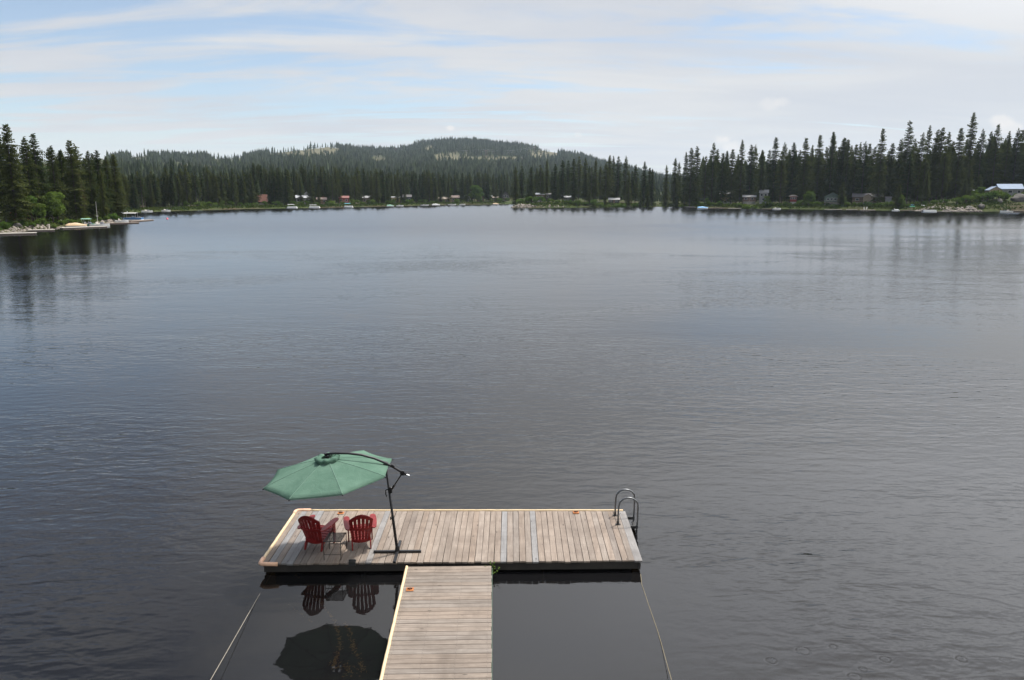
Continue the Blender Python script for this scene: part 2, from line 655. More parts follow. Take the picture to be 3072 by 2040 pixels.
def height(x, y):
    x = np.asarray(x, float)
    y = np.asarray(y, float)
    d = lake_dist(x, y) + .6 * np.sin(x * .33) * np.cos(y * .29) * (np.hypot(x, y) > 120)
    r = np.hypot(x, y)
    ahead = (y > 30) & (np.abs(x) < y * 1.6)
    px = np.where(ahead, 1536 + F * x / np.maximum(y * .983 + 1.4, 1), np.where(x > 0, 3600, -600))
    plat = np.interp(px, [-200, 380, 420, 1500, 1560, 1700, 1950, 2100, 2560, 2780, 2960, 3072, 3600], [1.4, 1.2, .9, .9, 3.2, 3.0, 1.6, 2.0, 2.0, 3.2, 7.0, 7.5, 6])
    land = .9 * (1 - np.exp(-np.maximum(d, 0) / 2.0)) + plat * (1 - np.exp(-np.maximum(d, 0) / 11.0))
    ry = np.interp(px, RX, RY)
    rd = np.interp(px, RX, RD)
    # sloped elevation angle of the ridge
    dy = ry - 1020
    sl = (-F * math.sin(PIT) - dy * math.cos(PIT)) / (F * math.cos(PIT) - dy * math.sin(PIT))
    Hr = np.where(ahead, CZ + sl * rd, 40.0)
    s0 = np.interp(px, SX, SD)
    u = np.clip((y - s0) / (rd - s0), 0, 1.6)
    u = np.where(ahead, u, np.clip((r - 200) / 900, 0, 1) * (y < 30))
    prof = np.where(u < 1, np.clip(u, 0, 1) ** 1.4, 1 - .35 * np.clip(u - 1, 0, 1))
    hill = prof * (Hr - 3) + wob(x, y) * 5.0 * np.clip(u * 4, 0, 1) * np.clip((1 - u) * 6, .15, 1)
    near = np.where((y < 7) & (np.abs(x) < 80), np.maximum(d, 0) * .22, 0)      # the bank the photographer stands above
    near = np.minimum(near, 4.0)
    bed = -.05 - np.minimum(4.0, .22 * np.maximum(-d, 0))
    return np.where(d > 0, land + np.maximum(hill, 0) + near, bed)


def T(x, y):
    return float(height(np.array([x]), np.array([y]))[0])


CLEAR = [(905, 454, 95, 11), (985, 451, 34, 10), (1350, 470, 50, 9), (1480, 474, 115, 3.5), (1628, 462, 46, 10), (690, 474, 45, 4), (428, 472, 26, 5),
         (560, 497, 90, 3), (1290, 444, 14, 6), (1140, 478, 20, 4)]


def clearing(px, py):
    best = np.zeros(np.shape(px))
    for (cx, cy, a, b) in CLEAR:
        best = np.maximum(best, 1.35 - np.hypot((px - cx) / a, (py - cy) / b))
    return np.clip(best * 2.2, 0, 1)


def build_ground():
    az = np.concatenate([np.arange(-42, 42.01, .25), np.arange(45, 316, 3.0)])
    az = np.radians(az)
    rad = np.concatenate([np.geomspace(2.5, 140, 42)[:-1], np.geomspace(140, 800, 190)[:-1], np.geomspace(800, 6400, 90)])
    A, Rr = np.meshgrid(az, rad, indexing='ij')
    x = np.sin(A) * Rr
    y = np.cos(A) * Rr
    z = height(x, y)
    na, nr = A.shape
    ii, jj = np.meshgrid(np.arange(na), np.arange(nr - 1), indexing='ij')
    i2 = (ii + 1) % na
    q = np.stack([ii * nr + jj, ii * nr + jj + 1, i2 * nr + jj + 1, i2 * nr + jj], -1).reshape(-1, 4)
    vs = np.stack([x, y, z], -1).reshape(-1, 3)
    with np.errstate(divide='ignore', invalid='ignore'):
        fw = y * math.cos(PIT) - (z - CZ) * math.sin(PIT)
        up = y * math.sin(PIT) + (z - CZ) * math.cos(PIT)
        px = 1536 + F * x / fw
        py = 1020 - F * up / fw
    tint = np.where((y > 700), clearing(px, py), 0)
    d = lake_dist(x, y)
    tint = np.maximum(tint, np.clip(1 - np.abs(d - .6) / 1.5, 0, 1) * (y > 30) * (y < 300) * .6)
    tint = np.nan_to_num(tint)
    # close the small hole at the centre
    vs = np.vstack([vs, [[0, 0, T(0, 0)]]])
    tint = np.append(tint.ravel(), 0)
    me = np_mesh('terrain', vs, q, terrain_mat(), tint, True)
    bm = bmesh.new()
    bm.from_mesh(me)
    bm.verts.ensure_lookup_table()
    c = bm.verts[len(vs) - 1]
    for i in range(na):
        bm.faces.new((c, bm.verts[((i + 1) % na) * nr], bm.verts[i * nr]))
    bmesh.ops.recalc_face_normals(bm, faces=bm.faces)
    bm.to_mesh(me)
    bm.free()
    o = place('terrain', me)
    tag(o, 'wooded hills and grassy banks around the lake', None, None, 'structure')
    # lake surface
    mb = MB()
    mb.add([(-900, -40, 0), (900, -40, 0), (900, 900, 0), (-900, 900, 0)], [(0, 1, 2, 3)])
    w = mb.build('lake_water', water_mat())
    tag(w, 'calm grey-blue lake with fine ripples', None, None, 'structure')


build_ground()

# ------------------------------------------------------------------ trees
foliage('needles', (.028, .044, .016), (.060, .074, .024), (.092, .092, .032))
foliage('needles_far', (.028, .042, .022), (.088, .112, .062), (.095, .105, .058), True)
foliage('leaves', (.050, .095, .022), (.085, .13, .030), (.11, .14, .040), trans=.35)
foliage('dead_needles', (.075, .052, .036), (.085, .062, .044), (.06, .048, .03))
simple('bark', (.055, .042, .034), .9, var=.35, scale=2.0)
simple('pale_bark', (.20, .18, .15), .9, var=.35, scale=2.0)


def conifer_crown(seed, H=25.0, Rm=3.0, base=.10, dens=1.0, style=0):
    """whorls of drooping branches, each a spine with side twigs: ragged outline with gaps"""
    rg = np.random.default_rng(seed)
    V, Fc = [], []
    z = base * H
    ph = 0.0
    bulge = rg.normal(0, 1, 8)
    while z < H * .985:
        u = (z - base * H) / (H - base * H)
        if style == 0:      # fir / spruce
            L = Rm * ((1 - u) ** .62) * (.62 + .38 * min(1, u * 5))
        else:               # pine: fuller, more irregular, rounded top
            L = Rm * (1 - u ** 2.3) ** .8 * (.62 + .38 * min(1, u * 3))
        L *= 1 + .13 * math.sin(z * 1.3 + bulge[0]) + .10 * math.sin(z * 2.7 + bulge[1])
        L = max(L, .22)
        nb = int(round((6 + 3 * min(1, L / 2.0)) * dens))
        ph += 2.4
        for k in range(max(nb, 3)):
            a = ph + 2 * math.pi * k / nb + rg.normal(0, .28)
            l = L * rg.uniform(.62, 1.18)
            if rg.random() < (.06 if style == 0 else .16):
                continue
            zz = z + rg.normal(0, .25)
            rise = .55 if u > .8 else (.18 if style else -.02)
            droop = -.33 * (1 - u) if style == 0 else -.12
            dx, dy = math.cos(a), math.sin(a)
            # flat drooping spray: a jagged frond either side of the branch
            ns = max(3, int(3 + l * 1.6))
            half = (.26 + .10 * rg.random()) * min(l, 2.6) + .10
            prevL = prevR = None
            for j in range(ns + 1):
                sp = j / ns
                cx_, cy_, cz_ = dx * l * sp, dy * l * sp, zz + l * (rise * sp + droop * sp * sp)
                wv = half * math.sin(math.pi * min(1, .18 + sp * .82)) ** .7
                jl, jr = rg.uniform(.45, 1.35, 2)
                sg = rg.uniform(.15, .55, 2)
                lf = (cx_ - dy * wv * jl + dx * .12, cy_ + dx * wv * jl + dy * .12, cz_ - wv * jl * sg[0])
                rt_ = (cx_ + dy * wv * jr + dx * .12, cy_ - dx * wv * jr + dy * .12, cz_ - wv * jr * sg[1])
                if j > 0:
                    b0 = len(V)
                    V += [pc, (cx_, cy_, cz_), lf, rt_]
                    Fc += [(b0, b0 + 1, b0 + 2), (b0, b0 + 3, b0 + 1)]
                    # hanging twig
                    hx, hy = rg.normal(0, .12, 2)
                    b0 = len(V)
                    V += [(cx_ - dx * .16, cy_ - dy * .16, cz_), (cx_ + dx * .16, cy_ + dy * .16, cz_), (cx_ + hx, cy_ + hy, cz_ - rg.uniform(.25, .6) * (.5 + .3 * min(l, 2)))]
                    Fc.append((b0, b0 + 1, b0 + 2))
                pc = (cx_, cy_, cz_)
        z += (.30 + .26 * (1 - u)) / dens * (1.0 if style == 0 else 1.2)
    # leader
    b0 = len(V)
    V += [(.12, 0, H * .965), (-.07, .1, H * .965), (-.07, -.1, H * .965), (0, 0, H)]
    Fc += [(b0, b0 + 1, b0 + 3), (b0 + 1, b0 + 2, b0 + 3), (b0 + 2, b0, b0 + 3)]
    return np.array(V), np.array(Fc)


def conifer_trunk(H=25.0, r=.22, lean=0):
    mb = MB()
    mb.tube([(0, 0, -1.2), (0, 0, .4), (0, 0, H * .35), (.03, .02, H * .7), (0, 0, H * .975)], [r * 1.25, r, r * .8, r * .42, r * .06], 7)
    return mb


CON = []
for i, (Rm, base, dens, st) in enumerate([(2.9, .07, 1.0, 0), (2.5, .05, 1.0, 0), (3.3, .10, .95, 0), (2.7, .17, 1.0, 1), (3.0, .13, .95, 1), (2.2, .04, 1.05, 0), (2.6, .28, .8, 1), (3.4, .06, 1.0, 0)]):
    v, f = conifer_crown(100 + i, 25.0, Rm, base, dens, st)
    CON.append((np_mesh('conifer_crown', v, f, MATS['needles']), conifer_trunk().mesh('conifer_trunk', MATS['bark'], True)))
vd, fd = conifer_crown(140, 25.0, 2.4, .16, .8, 1)
DEAD = (np_mesh('conifer_crown', vd, fd, MATS['dead_needles']), CON[0][1])

TREES = []      # (obj, shore, px, height)


def add_conifer(shore, px, D, H=None, top=None, kind=None, wide=1.0, rg=random, dead=False):
    x = xat(px, D, 2 if top is None else zat(top, D))      # the photo row and column of the tip fix it, not of the foot
    z = T(x, D) - .05
    if top is not None:
        H = zat(top, D) - z
    o = empty('conifer_tree', (x, D, z), rg.uniform(0, 6.28))
    cm, tm = DEAD if dead else CON[kind if kind is not None else rg.randrange(len(CON))]
    s = H / 25.0
    o.scale = (s * wide * (25 / H) ** .42, s * wide * (25 / H) ** .42, s)
    place('trunk', tm, o)
    place('crown', cm, o)
    o['category'] = 'conifer'
    TREES.append([o, shore, px, H, 'conifer', D])
    return o


rt = random.Random(5)
# left point
for (px, top, D, k) in [(16, 369, 182, 7), (-14, 395, 186, 2), (72, 410, 193, 0), (98, 398, 198, 3), (152, 436, 206, 1), (180, 449, 216, 0), (207, 418, 213, 7), (224, 432, 226, 4),
                        (262, 452, 229, 0), (275, 458, 241, 5), (289, 449, 234, 2), (316, 467, 246, 1), (338, 461, 249, 7)]:
    add_conifer('left', px, D, top=top, kind=k, wide=rt.uniform(1.22, 1.42), rg=rt)
add_conifer('left', 84, 203, top=452, kind=6, wide=.95, rg=rt, dead=True)
add_conifer('left', 236, 219, top=520, kind=6, wide=.8, rg=rt, dead=True)
add_conifer('left', 300, 226, top=505, kind=5, wide=.95, rg=rt)
for (px, D, H) in [(40, 205, 20), (125, 222, 19), (60, 232, 20), (165, 238, 20), (245, 248, 19), (110, 240, 19), (20, 240, 22), (200, 250, 20), (140, 214, 16), (232, 236, 18), (-40, 200, 22), (305, 252, 18),
                   (188, 228, 17), (328, 256, 18), (350, 252, 15), (90, 214, 19), (268, 250, 18)]:
    add_conifer('left', px, D, H=H, kind=rt.choice((0, 1, 2, 4, 7)), wide=1.35, rg=rt)
# wooded point in the middle
for (zx, zy, dD) in [(165, 355, 14), (235, 345, 30), (335, 360, 16), (435, 335, 45), (505, 275, 30), (595, 325, 24), (675, 285, 36), (735, 285, 55), (795, 270, 24), (850, 240, 40), (920, 255, 24),
                     (1030, 265, 20), (1140, 310, 30), (1180, 230, 38), (1220, 240, 56), (1275, 240, 30), (1355, 240, 44), (1385, 400, 14), (1460, 330, 50), (1555, 300, 22), (1610, 365, 34), (1640, 380, 26),
                     (1790, 340, 16), (1885, 265, 30), (1925, 310, 42), (395, 370, 60), (460, 400, 22), (560, 410, 60), (640, 400, 60), (960, 350, 55), (1080, 350, 60), (1420, 400, 26), (985, 360, 20)]:
    px = 1500 + .2795 * zx
    add_conifer('middle', px, 505 + dD, top=400 + .2795 * zy, wide=rt.uniform(1.1, 1.3), rg=rt, kind=rt.choice((0, 1, 2, 3, 4, 7, 7)))
for (zx, zy, dD) in [(1130, 630, 6), (960, 590, 7), (1590, 620, 8), (1510, 610, 8), (1900, 640, 8), (1250, 500, 30)]:
    add_conifer('middle', 1500 + .2795 * zx, 505 + dD, top=400 + .2795 * zy, wide=1.2, kind=rt.choice((0, 2, 5)), rg=rt)
# right shore
SHR = lambda px: float(np.interp(px, [2050, 2171, 2350, 2500, 2611, 2800, 3080], [492, 466, 452, 430, 418, 385, 393]))
for (zx, zy, dD) in [(110, 530, 26), (185, 510, 34), (40, 590, 40), (400, 470, 30), (450, 550, 44), (520, 600, 24), (575, 570, 46), (650, 550, 26), (775, 430, 30), (895, 490, 34), (945, 495, 52),
                     (1040, 560, 30), (1215, 390, 34), (1300, 570, 16), (1330, 465, 40), (1450, 460, 36), (1610, 400, 24), (1690, 500, 46), (1795, 360, 36), (1965, 325, 28), (2110, 400, 40), (2165, 430, 30),
                     (300, 640, 30), (1130, 560, 40), (1390, 560, 44), (1530, 560, 40), (1880, 520, 44), (2040, 520, 36), (720, 620, 50)]:
    px = 2050 + .2296 * zx
    add_conifer('right', px, SHR(px) + dD, top=320 + .2296 * zy, wide=rt.uniform(1.12, 1.38), rg=rt, kind=rt.choice((0, 1, 2, 3, 4, 7, 7)))
for (zx, zy, dD) in [(10, 310, 44), (140, 380, 34), (178, 400, 40), (290, 460, 36), (340, 440, 44), (400, 430, 30), (455, 450, 48), (622, 260, 26), (740, 445, 44), (845, 400, 40), (955, 165, 36), (1020, 400, 48),
                     (1115, 320, 40), (1200, 230, 50), (1300, 275, 44), (1360, 250, 40), (1440, 305, 50), (1590, 255, 44), (1745, 60, 50), (1860, 275, 44), (1960, 300, 54), (2050, 210, 48), (2185, 300, 46),
                     (2300, 265, 44), (2350, 280, 56), (230, 480, 50), (520, 490, 52), (690, 540, 40), (900, 520, 34), (1060, 520, 44), (1260, 470, 50), (1490, 420, 54), (1660, 400, 60), (1800, 420, 60),
                     (2120, 430, 62), (2250, 420, 62), (560, 560, 44), (1400, 480, 30), (1150, 600, 26), (960, 560, 26), (2420, 300, 50), (2490, 260, 44)]:
    px = 2500 + .2423 * zx
    k = rt.choice((0, 1, 2, 4, 7, 7))
    if zx in (2050, 955):
        k = 3
    add_conifer('right', px, SHR(px) + dD, top=320 + .2423 * zy, wide=rt.uniform(1.12, 1.38), rg=rt, kind=k)
for (zx, zy, dD) in [(1700, 660, 26), (1640, 870, 13), (1815, 840, 16), (120, 930, 8), (820, 960, 6), (1170, 800, 18)]:
    px = 2500 + .2423 * zx
    add_conifer('right', px, SHR(px) + dD, top=320 + .2423 * zy, wide=1.25, rg=rt, kind=rt.choice((0, 2)))
# far shore: front rows under the hill
FSH = lambda px: float(np.interp(px, [340, 400, 500, 740, 1000, 1160, 1300, 1400, 1530], [352, 366, 396, 465, 511, 561, 623, 654, 692]))
px = 346.0
FAR_HOUSE = [(776, 802), (886, 940), (950, 982), (1016, 1050), (1086, 1120), (1174, 1200), (1210, 1236), (1316, 1378), (1402, 1412), (1430, 1454), (1474, 1530)]
while px < 1528:
    D = FSH(px) + rt.uniform(4, 18)
    behind = any(a - 9 < px < b + 9 for a, b in FAR_HOUSE)
    if behind:
        D = FSH(px) + rt.uniform(36, 55)
    add_conifer('far', px, D, H=rt.uniform(23, 31) * (.60 if px < 500 else (.72 if px < 760 else .84)), wide=rt.uniform(1.1, 1.35), rg=rt)
    px += rt.uniform(5, 11)
for (px, H) in [(903, 15), (934, 19), (957, 13), (1020, 14), (1092, 17), (1116, 20), (1193, 16), (1214, 18), (1346, 19), (1322, 13), (1488, 15), (1436, 14)]:
    add_conifer('far', px, FSH(px) + rt.uniform(6, 10), H=H, wide=rt.uniform(1.1, 1.3), rg=rt)
n_far = sum(1 for q in TREES if q[1] == 'far')


# leafy trees and shrubs ------------------------------------------------------
def leaf_cloud(seed, blobs, n, size, mat):
    rg = np.random.default_rng(seed)
    V, Fc = [], []
    w = np.array([b[3] ** 2 for b in blobs])
    w = w / w.sum()
    for k in range(n):
        bx, by, bz, br = blobs[rg.choice(len(blobs), p=w)]
        v = rg.normal(0, 1, 3)
        v /= np.linalg.norm(v)
        rr = br * rg.uniform(.55, 1.08)
        c = np.array([bx, by, bz]) + v * rr * np.array([1, 1, .8])
        if c[2] < .05:
            c[2] = .05
        a = rg.normal(0, 1, 3)
        a /= np.linalg.norm(a)
        b = np.cross(a, v + rg.normal(0, .5, 3))
        b /= np.linalg.norm(b) + 1e-6
        s = size * rg.uniform(.6, 1.3)
        i = len(V)
        V += [c - a * s, c + b * s * .5, c + a * s, c - b * s * .5]
        Fc.append((i, i + 1, i + 2, i + 3))
    return np_mesh('leaf_crown', np.array(V), np.array(Fc), mat)


def leafy_variant(seed, h, w, nblob, n, size, trunk=True):
    rg = random.Random(seed)
    blobs = []
    mb = MB()
    z0 = h * .30 if trunk else h * .1
    mb.tube([(0, 0, -.5), (0, 0, z0), (rg.uniform(-.1, .1), rg.uniform(-.1, .1), h * .75)], [.06 * w * .55, .05 * w * .5, .012 * w], 6)
    for k in range(nblob):
        a = rg.uniform(0, 6.28)
        q = math.sqrt(rg.random()) * w * .34
        z = rg.uniform(z0 + h * .08, h * .84) if trunk else rg.uniform(h * .25, h * .72)
        q *= 1 - .45 * abs(z / h - .5)
        br = rg.uniform(.13, .22) * (w + h) * .5 * (.9 if trunk else 1.15)
        blobs.append((math.cos(a) * q, math.sin(a) * q, z, br))
        mb.tube([(0, 0, z0 * rg.uniform(.6, 1.2)), (math.cos(a) * q * .5, math.sin(a) * q * .5, z * .75), (math.cos(a) * q, math.sin(a) * q, z)], [.03 * w * .5, .02 * w * .5, .006 * w], 5)
    return leaf_cloud(seed, blobs, n, size, MATS['leaves']), mb.mesh('leafy_stem', MATS['bark'], True)


LEAFY = [leafy_variant(31, 10, 7.5, 12, 2600, .34), leafy_variant(32, 11, 6.5, 12, 2600, .34), leafy_variant(33, 9, 8, 13, 2600, .34)]
SHRUB = [leafy_variant(41, 2.6, 3.6, 8, 900, .19, False), leafy_variant(42, 2.2, 4.2, 9, 950, .19, False), leafy_variant(43, 3.4, 3.2, 8, 900, .19, False)]


def add_leafy(shore, px, D, h, pick=None, shrub=False, wide=1.0):
    x = xat(px, D, 1)
    src, h0 = (SHRUB, (2.6, 2.2, 3.4)) if shrub else (LEAFY, (10, 11, 9))
    i = pick if pick is not None else rt.randrange(3)
    o = empty('shrub' if shrub else 'leafy_tree', (x, D, T(x, D) - .06), rt.uniform(0, 6.28))
    s = h / h0[i]
    o.scale = (s * wide, s * wide, s)
    place('stem' if shrub else 'trunk', src[i][1], o)
    place('foliage' if shrub else 'crown', src[i][0], o)
    o['category'] = 'shrub' if shrub else 'leafy tree'
    TREES.append([o, shore, px, h, 'shrub' if shrub else 'leafy', D])
    return o


for (px, D, h) in [(160, 196, 8.2), (98, 188, 7.4), (120, 190, 5.5), (60, 186, 4.5), (176, 199, 5.5)]:
    add_leafy('left', px, D, h)
for (px, D, h) in [(1432, 668, 15), (1418, 676, 11), (1352, 690, 12), (1436, 664, 8)]:
    add_leafy('far', px, D, h)
for (px, dD, h) in [(2432, 8, 8.5), (2420, 10, 7), (2524, 9, 7), (2697, 9, 7), (2702, 6, 6), (2918, 10, 6), (2935, 12, 7), (2986, 13, 4.5), (3000, 13, 4.0), (3068, 26, 6), (2300, 8, 6.5), (2120, 9, 5)]:
    add_leafy('right', px, SHR(px) + dD, h)
for (px, h) in [(6, 1.8), (22, 1.4), (45, 1.4), (70, 1.2), (85, 1.5), (100, 1.3), (127, 2.0), (160, 1.5), (185, 1.6), (205, 1.6), (222, 1.5), (238, 1.6), (255, 1.7), (268, 1.4), (300, 1.4), (318, 1.8), (335, 2.2), (349, 1.8), (358, 1.3), (110, 1.1)]:
    sh = float(np.interp(px, [0, 44, 141, 181, 291, 361], [166, 176, 182, 188, 215, 232]))
    add_leafy('left', px, sh + rt.uniform(3.0, 7.0), h, shrub=True, wide=rt.uniform(1.0, 1.5))
for px in np.arange(1555, 2095, 13.0):
    p = px + rt.uniform(-4, 4)
    add_leafy('middle', p, 503 + rt.uniform(3, 7) + (8 if p > 1900 else 0), rt.uniform(2.2, 4.6), shrub=True, wide=rt.uniform(.9, 1.4))
for px in np.arange(2105, 2690, 19.0):
    p = px + rt.uniform(-5, 5)
    add_leafy('right', p, SHR(p) + rt.uniform(4, 8), rt.uniform(1.8, 3.6), shrub=True, wide=rt.uniform(.9, 1.5))
for (px, dD, h) in [(2705, 5, 2.6), (2722, 6, 2.2), (2868, 5, 3.8), (2880, 6, 3.6), (2895, 6, 4.4), (2910, 6, 4.0), (2925, 7, 5.0), (2944, 7, 5.0), (2960, 8, 5.0), (2976, 8, 6.0), (2992, 9, 6.0), (3012, 10, 5.0), (2745, 12, 2.4),
                    (2770, 14, 2.2), (2800, 15, 2.4), (2830, 12, 2.2), (3040, 14, 3.0), (3062, 16, 3.0)]:
    add_leafy('right', px, SHR(px) + dD, h, shrub=True, wide=rt.uniform(1.0, 1.3))
for px in np.arange(560, 1530, 26.0):
    p = px + rt.uniform(-9, 9)
    add_leafy('far', p, FSH(p) + rt.uniform(3.0, 5.0), rt.uniform(2.0, 4.2), shrub=True, wide=rt.uniform(1.0, 1.6))


# the wooded hillside beyond: far too many to count, one mass ------------------
def far_template(seed, nl=6, nk=5):
    rg = np.random.default_rng(seed)
    V, Fc = [], []
    for l in range(nl):
        u = l / nl
        z1 = .12 + .80 * u
        r = .150 * (1 - u) ** .8 + .018
        a0 = rg.uniform(0, 6.28)
        for k in range(nk):
            a = a0 + k * 6.2832 / nk + rg.normal(0, .2)
            rr = r * rg.uniform(.75, 1.2)
            b = len(V)
            zt = min(1.0, z1 + .24 * 6 / nl)
            V += [(0, 0, zt), (math.cos(a - 3.1 / nk) * rr, math.sin(a - 3.1 / nk) * rr, z1 - .03 * rg.random()), (math.cos(a + 3.1 / nk) * rr, math.sin(a + 3.1 / nk) * rr, z1 - .05 * rg.random())]
            Fc.append((b, b + 1, b + 2))
    b = len(V)
    V += [(.012, 0, -.05), (-.008, .01, -.05), (-.008, -.01, -.05), (0, 0, .6)]
    Fc += [(b, b + 1, b + 3), (b + 1, b + 2, b + 3), (b + 2, b, b + 3)]
    return np.array(V), np.array(Fc)


def build_forest():
    rg = np.random.default_rng(77)
    n = 125000
    pxs = rg.uniform(-60, 3200, n)
    rr = np.sqrt(rg.uniform(360 ** 2, 3250 ** 2, n))
    fw = rr * math.cos(PIT) + .9
    x = (pxs - 1536) * fw / F
    y = rr
    z = height(x, y)
    d = lake_dist(x, y)
    fs = np.interp(pxs, [340, 400, 500, 740, 1000, 1160, 1300, 1400, 1530, 1700, 2100], [352, 366, 396, 465, 511, 561, 623, 654, 692, 580, 545])
    fs = np.where(pxs > 2100, np.interp(pxs, [2100, 2171, 2350, 2500, 2611, 2800, 3200], [545, 510, 496, 474, 464, 440, 440]), fs)
    rd = np.interp(pxs, RX, RD)
    q = (z - CZ)
    up = y * math.sin(PIT) + q * math.cos(PIT)
    py = 1020 - F * up / (y * math.cos(PIT) - q * math.sin(PIT))
    keep = (d > 6) & (y > fs + 22) & (y < rd + 60)
    hp = 14 * F / np.maximum(y, 300)        # a tree this tall hides ground this many photo rows further up
    cl = np.maximum.reduce([clearing(pxs, py - hp * q_) for q_ in (0, .28, .56, .85)])
    keep &= rg.random(n) > cl * .95
    keep &= (pxs < 2130) | (y < 800)
    keep &= (pxs > 330) | (y < 640)
    for (ha, hb) in FAR_HOUSE:
        keep &= ~((pxs > ha - 5) & (pxs < hb + 5) & (y < fs + 44))
    # thinner with distance (hidden by the rows in front) but never bare; open woods low on the left slope
    keep &= rg.random(n) < np.interp(y, [360, 900, 1500, 3200], [1, .90, .80, .75])
    thin = np.sin(x * .013 + 2) * np.sin(y * .011) + .6 * np.sin(x * .031 - y * .02)
    keep &= rg.random(n) < np.clip(1.05 - .35 * (thin > .7), .4, 1)
    # the same woods carry on along both flanks of the lake, beyond the edges of the picture
    fx = np.concatenate([rg.uniform(-380, -112, 1500), rg.uniform(262, 520, 1500)])
    fy = np.concatenate([rg.uniform(30, 330, 1500), rg.uniform(110, 480, 1500)])
    fpx = 1536 + F * fx / (fy * .983 + 1.4)
    fk = (lake_dist(fx, fy) > 5) & ((fpx < -45) | (fpx > 3190))
    fx, fy, fpx = fx[fk], fy[fk], fpx[fk]
    pxs = np.concatenate([pxs[keep], np.where(fpx < 0, 1000.0, 2500.0)])
    x, y, z = np.concatenate([x[keep], fx]), np.concatenate([y[keep], fy]), np.concatenate([z[keep], height(fx, fy)])
    keep = np.ones(len(x), bool)
    m = len(x)
    h = np.where(y > 900, 9 + 13 * rg.random(m) ** 1.6, 9 + 14 * rg.random(m) ** .8) * (1 + .25 * (np.sin(x * .05) * np.sin(y * .043))) * np.where(y > 700, 1.0, np.where(pxs[keep] < 760, .60, .85)) * np.where(pxs[keep] > 2100, 1.55, np.where((pxs[keep] > 1560) & (y < 1000), np.where(pxs[keep] > 1935, .30, .80), 1.0))
    rot = rg.uniform(0, 6.28, m)
    wd = rg.uniform(.8, 1.15, m) * np.where((pxs[keep] > 1560) & (y < 1000), 1.35, 1.0)
    tint = np.clip(rg.normal(.30, .18, m) + np.interp(y, [700, 1500], [0, .14]), 0, 1)  # hill trees painted lighter with distance, in place of haze and sunlight
    which = np.where(y > 1000, 4 + rg.integers(0, 3, m), rg.integers(0, 4, m))
    VV, FF, TT = [], [], []
    off = 0
    for k in range(7):
        v, f = far_template(500 + k, 6 if k < 4 else 3, 5 if k < 4 else 4)
        s = np.nonzero(which == k)[0]
        c, sn = np.cos(rot[s]), np.sin(rot[s])
        vx = (v[None, :, 0] * c[:, None] - v[None, :, 1] * sn[:, None]) * (h[s] * wd[s])[:, None] + x[s][:, None]
        vy = (v[None, :, 0] * sn[:, None] + v[None, :, 1] * c[:, None]) * (h[s] * wd[s])[:, None] + y[s][:, None]
        vz = v[None, :, 2] * h[s][:, None] + z[s][:, None]
        VV.append(np.stack([vx, vy, vz], -1).reshape(-1, 3))
        FF.append((f[None] + (np.arange(len(s)) * len(v))[:, None, None]).reshape(-1, 3) + off)
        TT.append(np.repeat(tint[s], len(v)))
        off += len(s) * len(v)
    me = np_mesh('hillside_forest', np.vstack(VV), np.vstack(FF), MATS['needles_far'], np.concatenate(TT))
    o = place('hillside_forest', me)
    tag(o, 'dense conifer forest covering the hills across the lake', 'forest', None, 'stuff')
    print('forest trees', m, 'tris', len(me.polygons))


build_forest()


# low green growth along the water's edge: grass, sedge and seedlings, nobody could count it
def build_cover():
    rg = np.random.default_rng(55)
    V = []
    n = 0
    segs = [(LAKE[i], LAKE[i + 1]) for i in range(4, len(LAKE) - 5)]
    lens = np.array([math.hypot(b[0] - a[0], b[1] - a[1]) for a, b in segs])
    N = 42000
    pick = rg.choice(len(segs), N, p=lens / lens.sum())
    A = np.array([s_[0] for s_ in segs])[pick]
    B = np.array([s_[1] for s_ in segs])[pick]
    u = rg.random((N, 1))
    d = (B - A) / np.linalg.norm(B - A, axis=1, keepdims=True)
    nv = np.stack([-d[:, 1], d[:, 0]], -1)
    P = A + (B - A) * u + nv * (rg.random((N, 1)) ** 1.6 * 16 - 8)
    ld = lake_dist(P[:, 0], P[:, 1])
    k = (ld > .7) & (ld < 12)
    k &= (np.sin(P[:, 0] * .37) + np.sin(P[:, 1] * .23 + 1) + rg.normal(0, .7, N)) > -1.1
    P = P[k]
    z = height(P[:, 0], P[:, 1])
    m = len(P)
    h = rg.uniform(.25, .9, m) * np.where(P[:, 1] > 300, 1.3, .75)
    a = rg.uniform(0, 6.28, m)
    w = h * rg.uniform(.5, 1.0, m)
    V = np.zeros((m, 3, 3))
    V[:, 0] = np.stack([P[:, 0] - np.cos(a) * w, P[:, 1] - np.sin(a) * w, z - .05], -1)
    V[:, 1] = np.stack([P[:, 0] + np.cos(a) * w, P[:, 1] + np.sin(a) * w, z - .05 + h * .3], -1)
    V[:, 2] = np.stack([P[:, 0] + rg.normal(0, .2, m), P[:, 1] + rg.normal(0, .2, m), z + h], -1)
    o = place('bank_growth', np_mesh('bank_growth', V.reshape(-1, 3), np.arange(m * 3).reshape(-1, 3), MATS['bank_green'], np.repeat(rg.random(m), 3)))
    tag(o, 'low grass and green growth along the waterline', 'grass', None, 'stuff')


foliage('bank_green', (.030, .052, .014), (.060, .085, .022), (.085, .095, .030), True)
build_cover()

# ------------------------------------------------------------------ cabins
C_ = lambda n, c, r=.7, **k: simple(n, c, r, **k)
C_('paint_white', (.60, .59, .57), .5)
C_('window_glass', (.03, .035, .045), .08, var=.02)
C_('door_wood', (.16, .10, .07), .6)
C_('concrete', (.34, .33, .31), .9)
C_('deck_wood', (.26, .21, .17), .85)
C_('dark_wood', (.075, .058, .048), .85)
C_('steel', (.42, .43, .44), .4, metal=.8)
C_('black_metal', (.018, .018, .020), .42, metal=.3)


def facing(x, y, extra=0.0):
    return -math.atan2(x, y) + R(extra)


